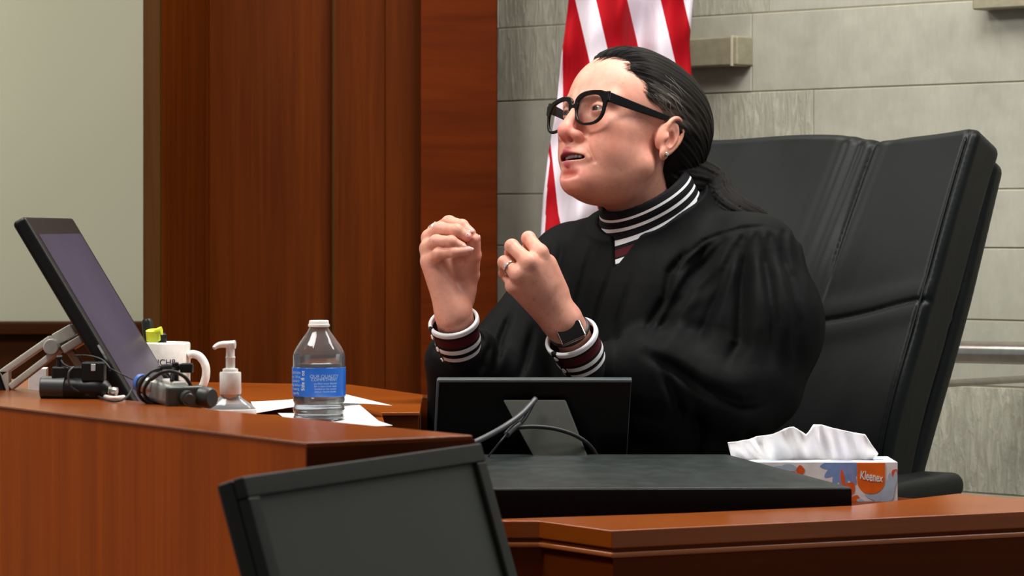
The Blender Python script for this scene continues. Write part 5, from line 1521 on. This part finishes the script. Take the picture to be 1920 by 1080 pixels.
# finger nails of the raised far hand
t = NT('nail'); t.set(color=lin('#d89a94'), rough=.18, coat=.5); M['nail'] = t.m
def nail(F_, k, outward, sz=(.0054, .0044)):
    a, b = F_[k][2], F_[k][3]; ax = nrm(b - a); n_ = np.array(outward, float); n_ = nrm(n_ - ax * (n_ @ ax)); s = np.cross(ax, n_)
    c = b + ax * .0012 + n_ * ((FRR if F_ is RF else FRL)[k][3] * .78)
    g = G(); g.ball(c, (sz[0], sz[1], .0022), (ax, s, n_), 20); g.done('fingernail', M['nail'], judge, smooth=True)
nail(RF, 'i', (.1, -.75, .6)); nail(RF, 'm', (0, -.9, .35)); nail(RF, 'r', (0, -.95, .2)); nail(RF, 'p', (.1, -.9, .3), (.0068, .0038)); nail(RF, 't', (.8, -.3, .4), (.007, .0055))
nail(LF, 'i', (-.6, .2, -.6)); nail(LF, 'm', (-.6, .3, -.5)); nail(LF, 'r', (-.6, .3, -.5)); nail(LF, 'p', (-.6, .3, -.5)); nail(LF, 't', (-.5, .6, .6), (.007, .0055))

# robe --------------------------------------------------------------------------------------------
XZ = lambda pts, D: [P(x, y, D)[[0, 2]] for x, y in pts]
def crease(p2, pl, w, taper=True):
    best = None; n = len(pl) - 1
    for i in range(n):
        a, b = pl[i], pl[i + 1]; ab = b - a; t_ = np.clip(((p2 - a) @ ab) / (ab @ ab), 0, 1)
        d = np.sqrt(((p2 - a - t_[:, None] * ab) ** 2).sum(1)); u = (i + t_) / n
        if best is None: best, bu = d, u
        else:
            m = d < best; bu = np.where(m, u, bu); best = np.where(m, d, best)
    return np.exp(-(best / w) ** 2) * np.clip(np.minimum(bu + .08, (1 - bu) + .02) / .30, 0, 1)
CR = [  # (polyline px, depth, width)
 ([(1270, 500), (1290, 478), (1320, 452), (1350, 440), (1392, 428), (1436, 424), (1470, 436)], .0026, .0030),
 ([(1398, 440), (1393, 500), (1388, 570), (1384, 640), (1350, 690)], .018, .0110),
 ([(1352, 450), (1304, 520), (1264, 590), (1222, 652)], .015, .0095),
 ([(1326, 462), (1290, 520), (1244, 600), (1206, 655)], .012, .0075),
 ([(1283, 478), (1256, 512), (1246, 560), (1192, 650)], .012, .0070),
 ([(1376, 442), (1358, 520), (1332, 580), (1300, 650)], .007, .0075),
 ([(1420, 436), (1436, 520), (1442, 600), (1436, 690)], .010, .0085),
 ([(1450, 446), (1478, 520), (1490, 600), (1482, 690)], .008, .0080),
 ([(1210, 662), (1260, 688), (1320, 728), (1384, 752), (1446, 742)], .016, .0095),
 ([(1236, 690), (1262, 740), (1276, 786)], .013, .0080),
 ([(1300, 760), (1310, 820), (1300, 900)], .012, .010), ([(1400, 800), (1410, 860)], .012, .010),
 ([(1150, 498), (1128, 560), (1106, 650), (1100, 720)], .0040, .0034),
 ([(1110, 470), (1090, 540), (1072, 610)], .0045, .0050),
 ([(1184, 520), (1160, 600), (1150, 700)], .004, .0050),
 ([(1060, 450), (1050, 500), (1040, 560)], .005, .0060), ([(1030, 470), (1015, 530), (1000, 600)], .006, .0060),
 ([(960, 590), (940, 640), (925, 700)], .010, .0070), ([(1000, 620), (985, 680), (960, 740)], .009, .0070), ([(920, 640), (900, 700)], .007, .006),
]
CRX = [(np.array(XZ(smooth_, 4.9)), d, w) for smooth_, d, w in CR]
RG = [([(1374, 460), (1350, 560), (1330, 660)], .010, .018), ([(1412, 450), (1414, 560), (1408, 680)], .010, .020), ([(1462, 470), (1470, 560), (1466, 680)], .008, .016),
      ([(1315, 505), (1280, 570), (1240, 640)], .007, .012), ([(1275, 520), (1262, 580), (1215, 640)], .005, .010), ([(1300, 690), (1360, 715), (1420, 712)], .012, .025)]
RGX = [(np.array(XZ(a, 4.9)), d, w) for a, d, w in RG]
EL2 = P(1392, 742, 4.90); 
chestC = NB + tF * .012 - [0, 0, .21]
Mt = np.stack([tF, tL, tU])
def robe_sdf(p):
    d = ell(p, chestC, (.148, .205, .285), Mt)
    d = su(d, cap(p, SL + [0, 0, -.012], SR + [0, 0, -.012], .070, .068), .05)
    d = su(d, cap(p, NB - [0, 0, .03] - tF * .02, NB - [0, 0, .10], .095, .12), .05)
    d = su(d, cap(p, NB - [0, 0, .25], PEL + tF * .06, .15, .185), .06)
    tc_, rc_, _e = collar_rad(p)
    d = su(d, np.maximum(rc_ - .0925, np.abs(tc_ - .095) - .052), .022)
    # near sleeve
    d = su(d, cap(p, SL + [.004, 0, -.014], P(1432, 610, 4.93), .076, .090), .035)
    d = su(d, cap(p, P(1432, 610, 4.93), P(1405, 715, 4.90), .090, .086), .03)
    fs = cap(p, P(1390, 725, 4.89), P(1235, 690, 4.875), .078, .060)
    fs = su(fs, cap(p, P(1235, 690, 4.875), P(1120, 700, 4.868), .060, .048), .02)
    fs = su(fs, cap(p, P(1235, 735, 4.875), P(1225, 775, 4.88), .060, .045), .03)
    d = su(d, fs, .018)
    # far sleeve
    d = su(d, cap(p, SR - [0, 0, .01], P(945, 700, 5.02), .066, .078), .04)
    f2 = cap(p, P(930, 750, 4.99), P(872, 672, 4.862), .078, .050)
    f2 = su(f2, cap(p, P(868, 690, 4.875), P(852, 820, 4.90), .056, .042), .025)
    d = su(d, f2, .02)
    # lap and skirt
    for s_ in (-1, 1):
        hip = PEL + tL * .09 * s_; kn = hip + tF * .42 + tL * .03 * s_
        d = su(d, cap(p, hip, kn, .115, .085), .05)
        d = su(d, cap(p, kn, kn + tF * .02 - [0, 0, .30], .085, .10), .04)
    # keep above the seat and clear of the desk front
    # folds
    p2 = p[:, [0, 2]]
    near = (p[:, 1] < 5.12) & (np.abs(d) < .05)
    if near.any():
        q = p2[near]; dd = d[near]
        for pl, dep, w in CRX: dd = dd + dep * crease(q, pl, w)
        for pl, dep, w in RGX: dd = dd - dep * crease(q, pl, w)
        x, z = q[:, 0], q[:, 1]
        dd = dd + .0016 * np.sin(x * 70 + z * 22) * np.sin(z * 31 - x * 17) + .0022 * np.sin(x * 34 - z * 12 + 1)
        # fine gathers under the yoke seam
        zy = np.interp(x, [.26, .31, .37, .42], [ZC - .038, ZC - .018, ZC - .002, ZC + .002])
        gx = np.clip((zy - z) / .01, 0, 1) * np.exp(-np.clip(zy - z, 0, 1) / .045) * (x > .255)
        dd = dd + .0034 * gx * np.sin(x * 290 - (z - 1.49) * 200 * np.clip((.40 - x) / .10, 0, 1.3))
        e = d.copy(); e[near] = dd; d = e
    # neckline
    t_, r_, e_ = collar_rad(p)
    front = (p - NB) @ tF
    Rn = .0845 + .10 * np.clip(t_ - .03, 0, 1)
    lim_n = np.interp(front, [.015, .085], [.044, .112])
    d = ss(d, np.maximum(r_ - Rn, t_ - lim_n), .008)
    lat = (p - NB) @ tL; zz = p[:, 2] - (ZC - (503 - HY) / FP * 4.93)
    lx = lat - .015
    wedge = np.maximum(np.where(lx < 0, -lx - np.clip(zz, 0, 1) * .40, lx - np.clip(zz, 0, 1) * .66), np.maximum(-zz, -(front - .02))) 
    wedge = np.maximum(wedge, -(front - .03))
    d = ss(d, wedge, .005)
    # sleeve mouths: hollow around the wrists
    for c0, c1, R_ in ((LC0, LC1, .0420), (RC0, RC1, .0390)):
        A = nrm(c1 - c0); r = p - c0; tt = r @ A; e = np.sqrt(((r - tt[:, None] * A) ** 2).sum(1))
        lim = .052
        d = ss(d, np.maximum(e - (R_ + .25 * np.clip(.05 - tt, 0, .1)), tt - lim), .008)
    return d
t = NT('black_robe'); n1 = t.noise(t.mapped((400, 400, 400)), 1, 2); n2 = t.noise(t.mapped((16, 16, 7)), 1, 3, .5, .5)
t.set(color=t.ramp(n2, [(.3, lin('#101112')), (.7, lin('#171818'))]), rough=.6, spec=.03, sheen=.0, normal=t.bump(n1, .12, .0005, t.bump(n2, .25, .006)))
t.b.inputs['Sheen Tint'].default_value = (.75, .8, .85, 1)
M['robe'] = t.m
sdf_obj('robe', robe_sdf, (-.24, 4.42, .47), (.68, 5.40, 1.62), .0032, M['robe'], judge, tol=3.2)
# thin front edge band of the robe zip
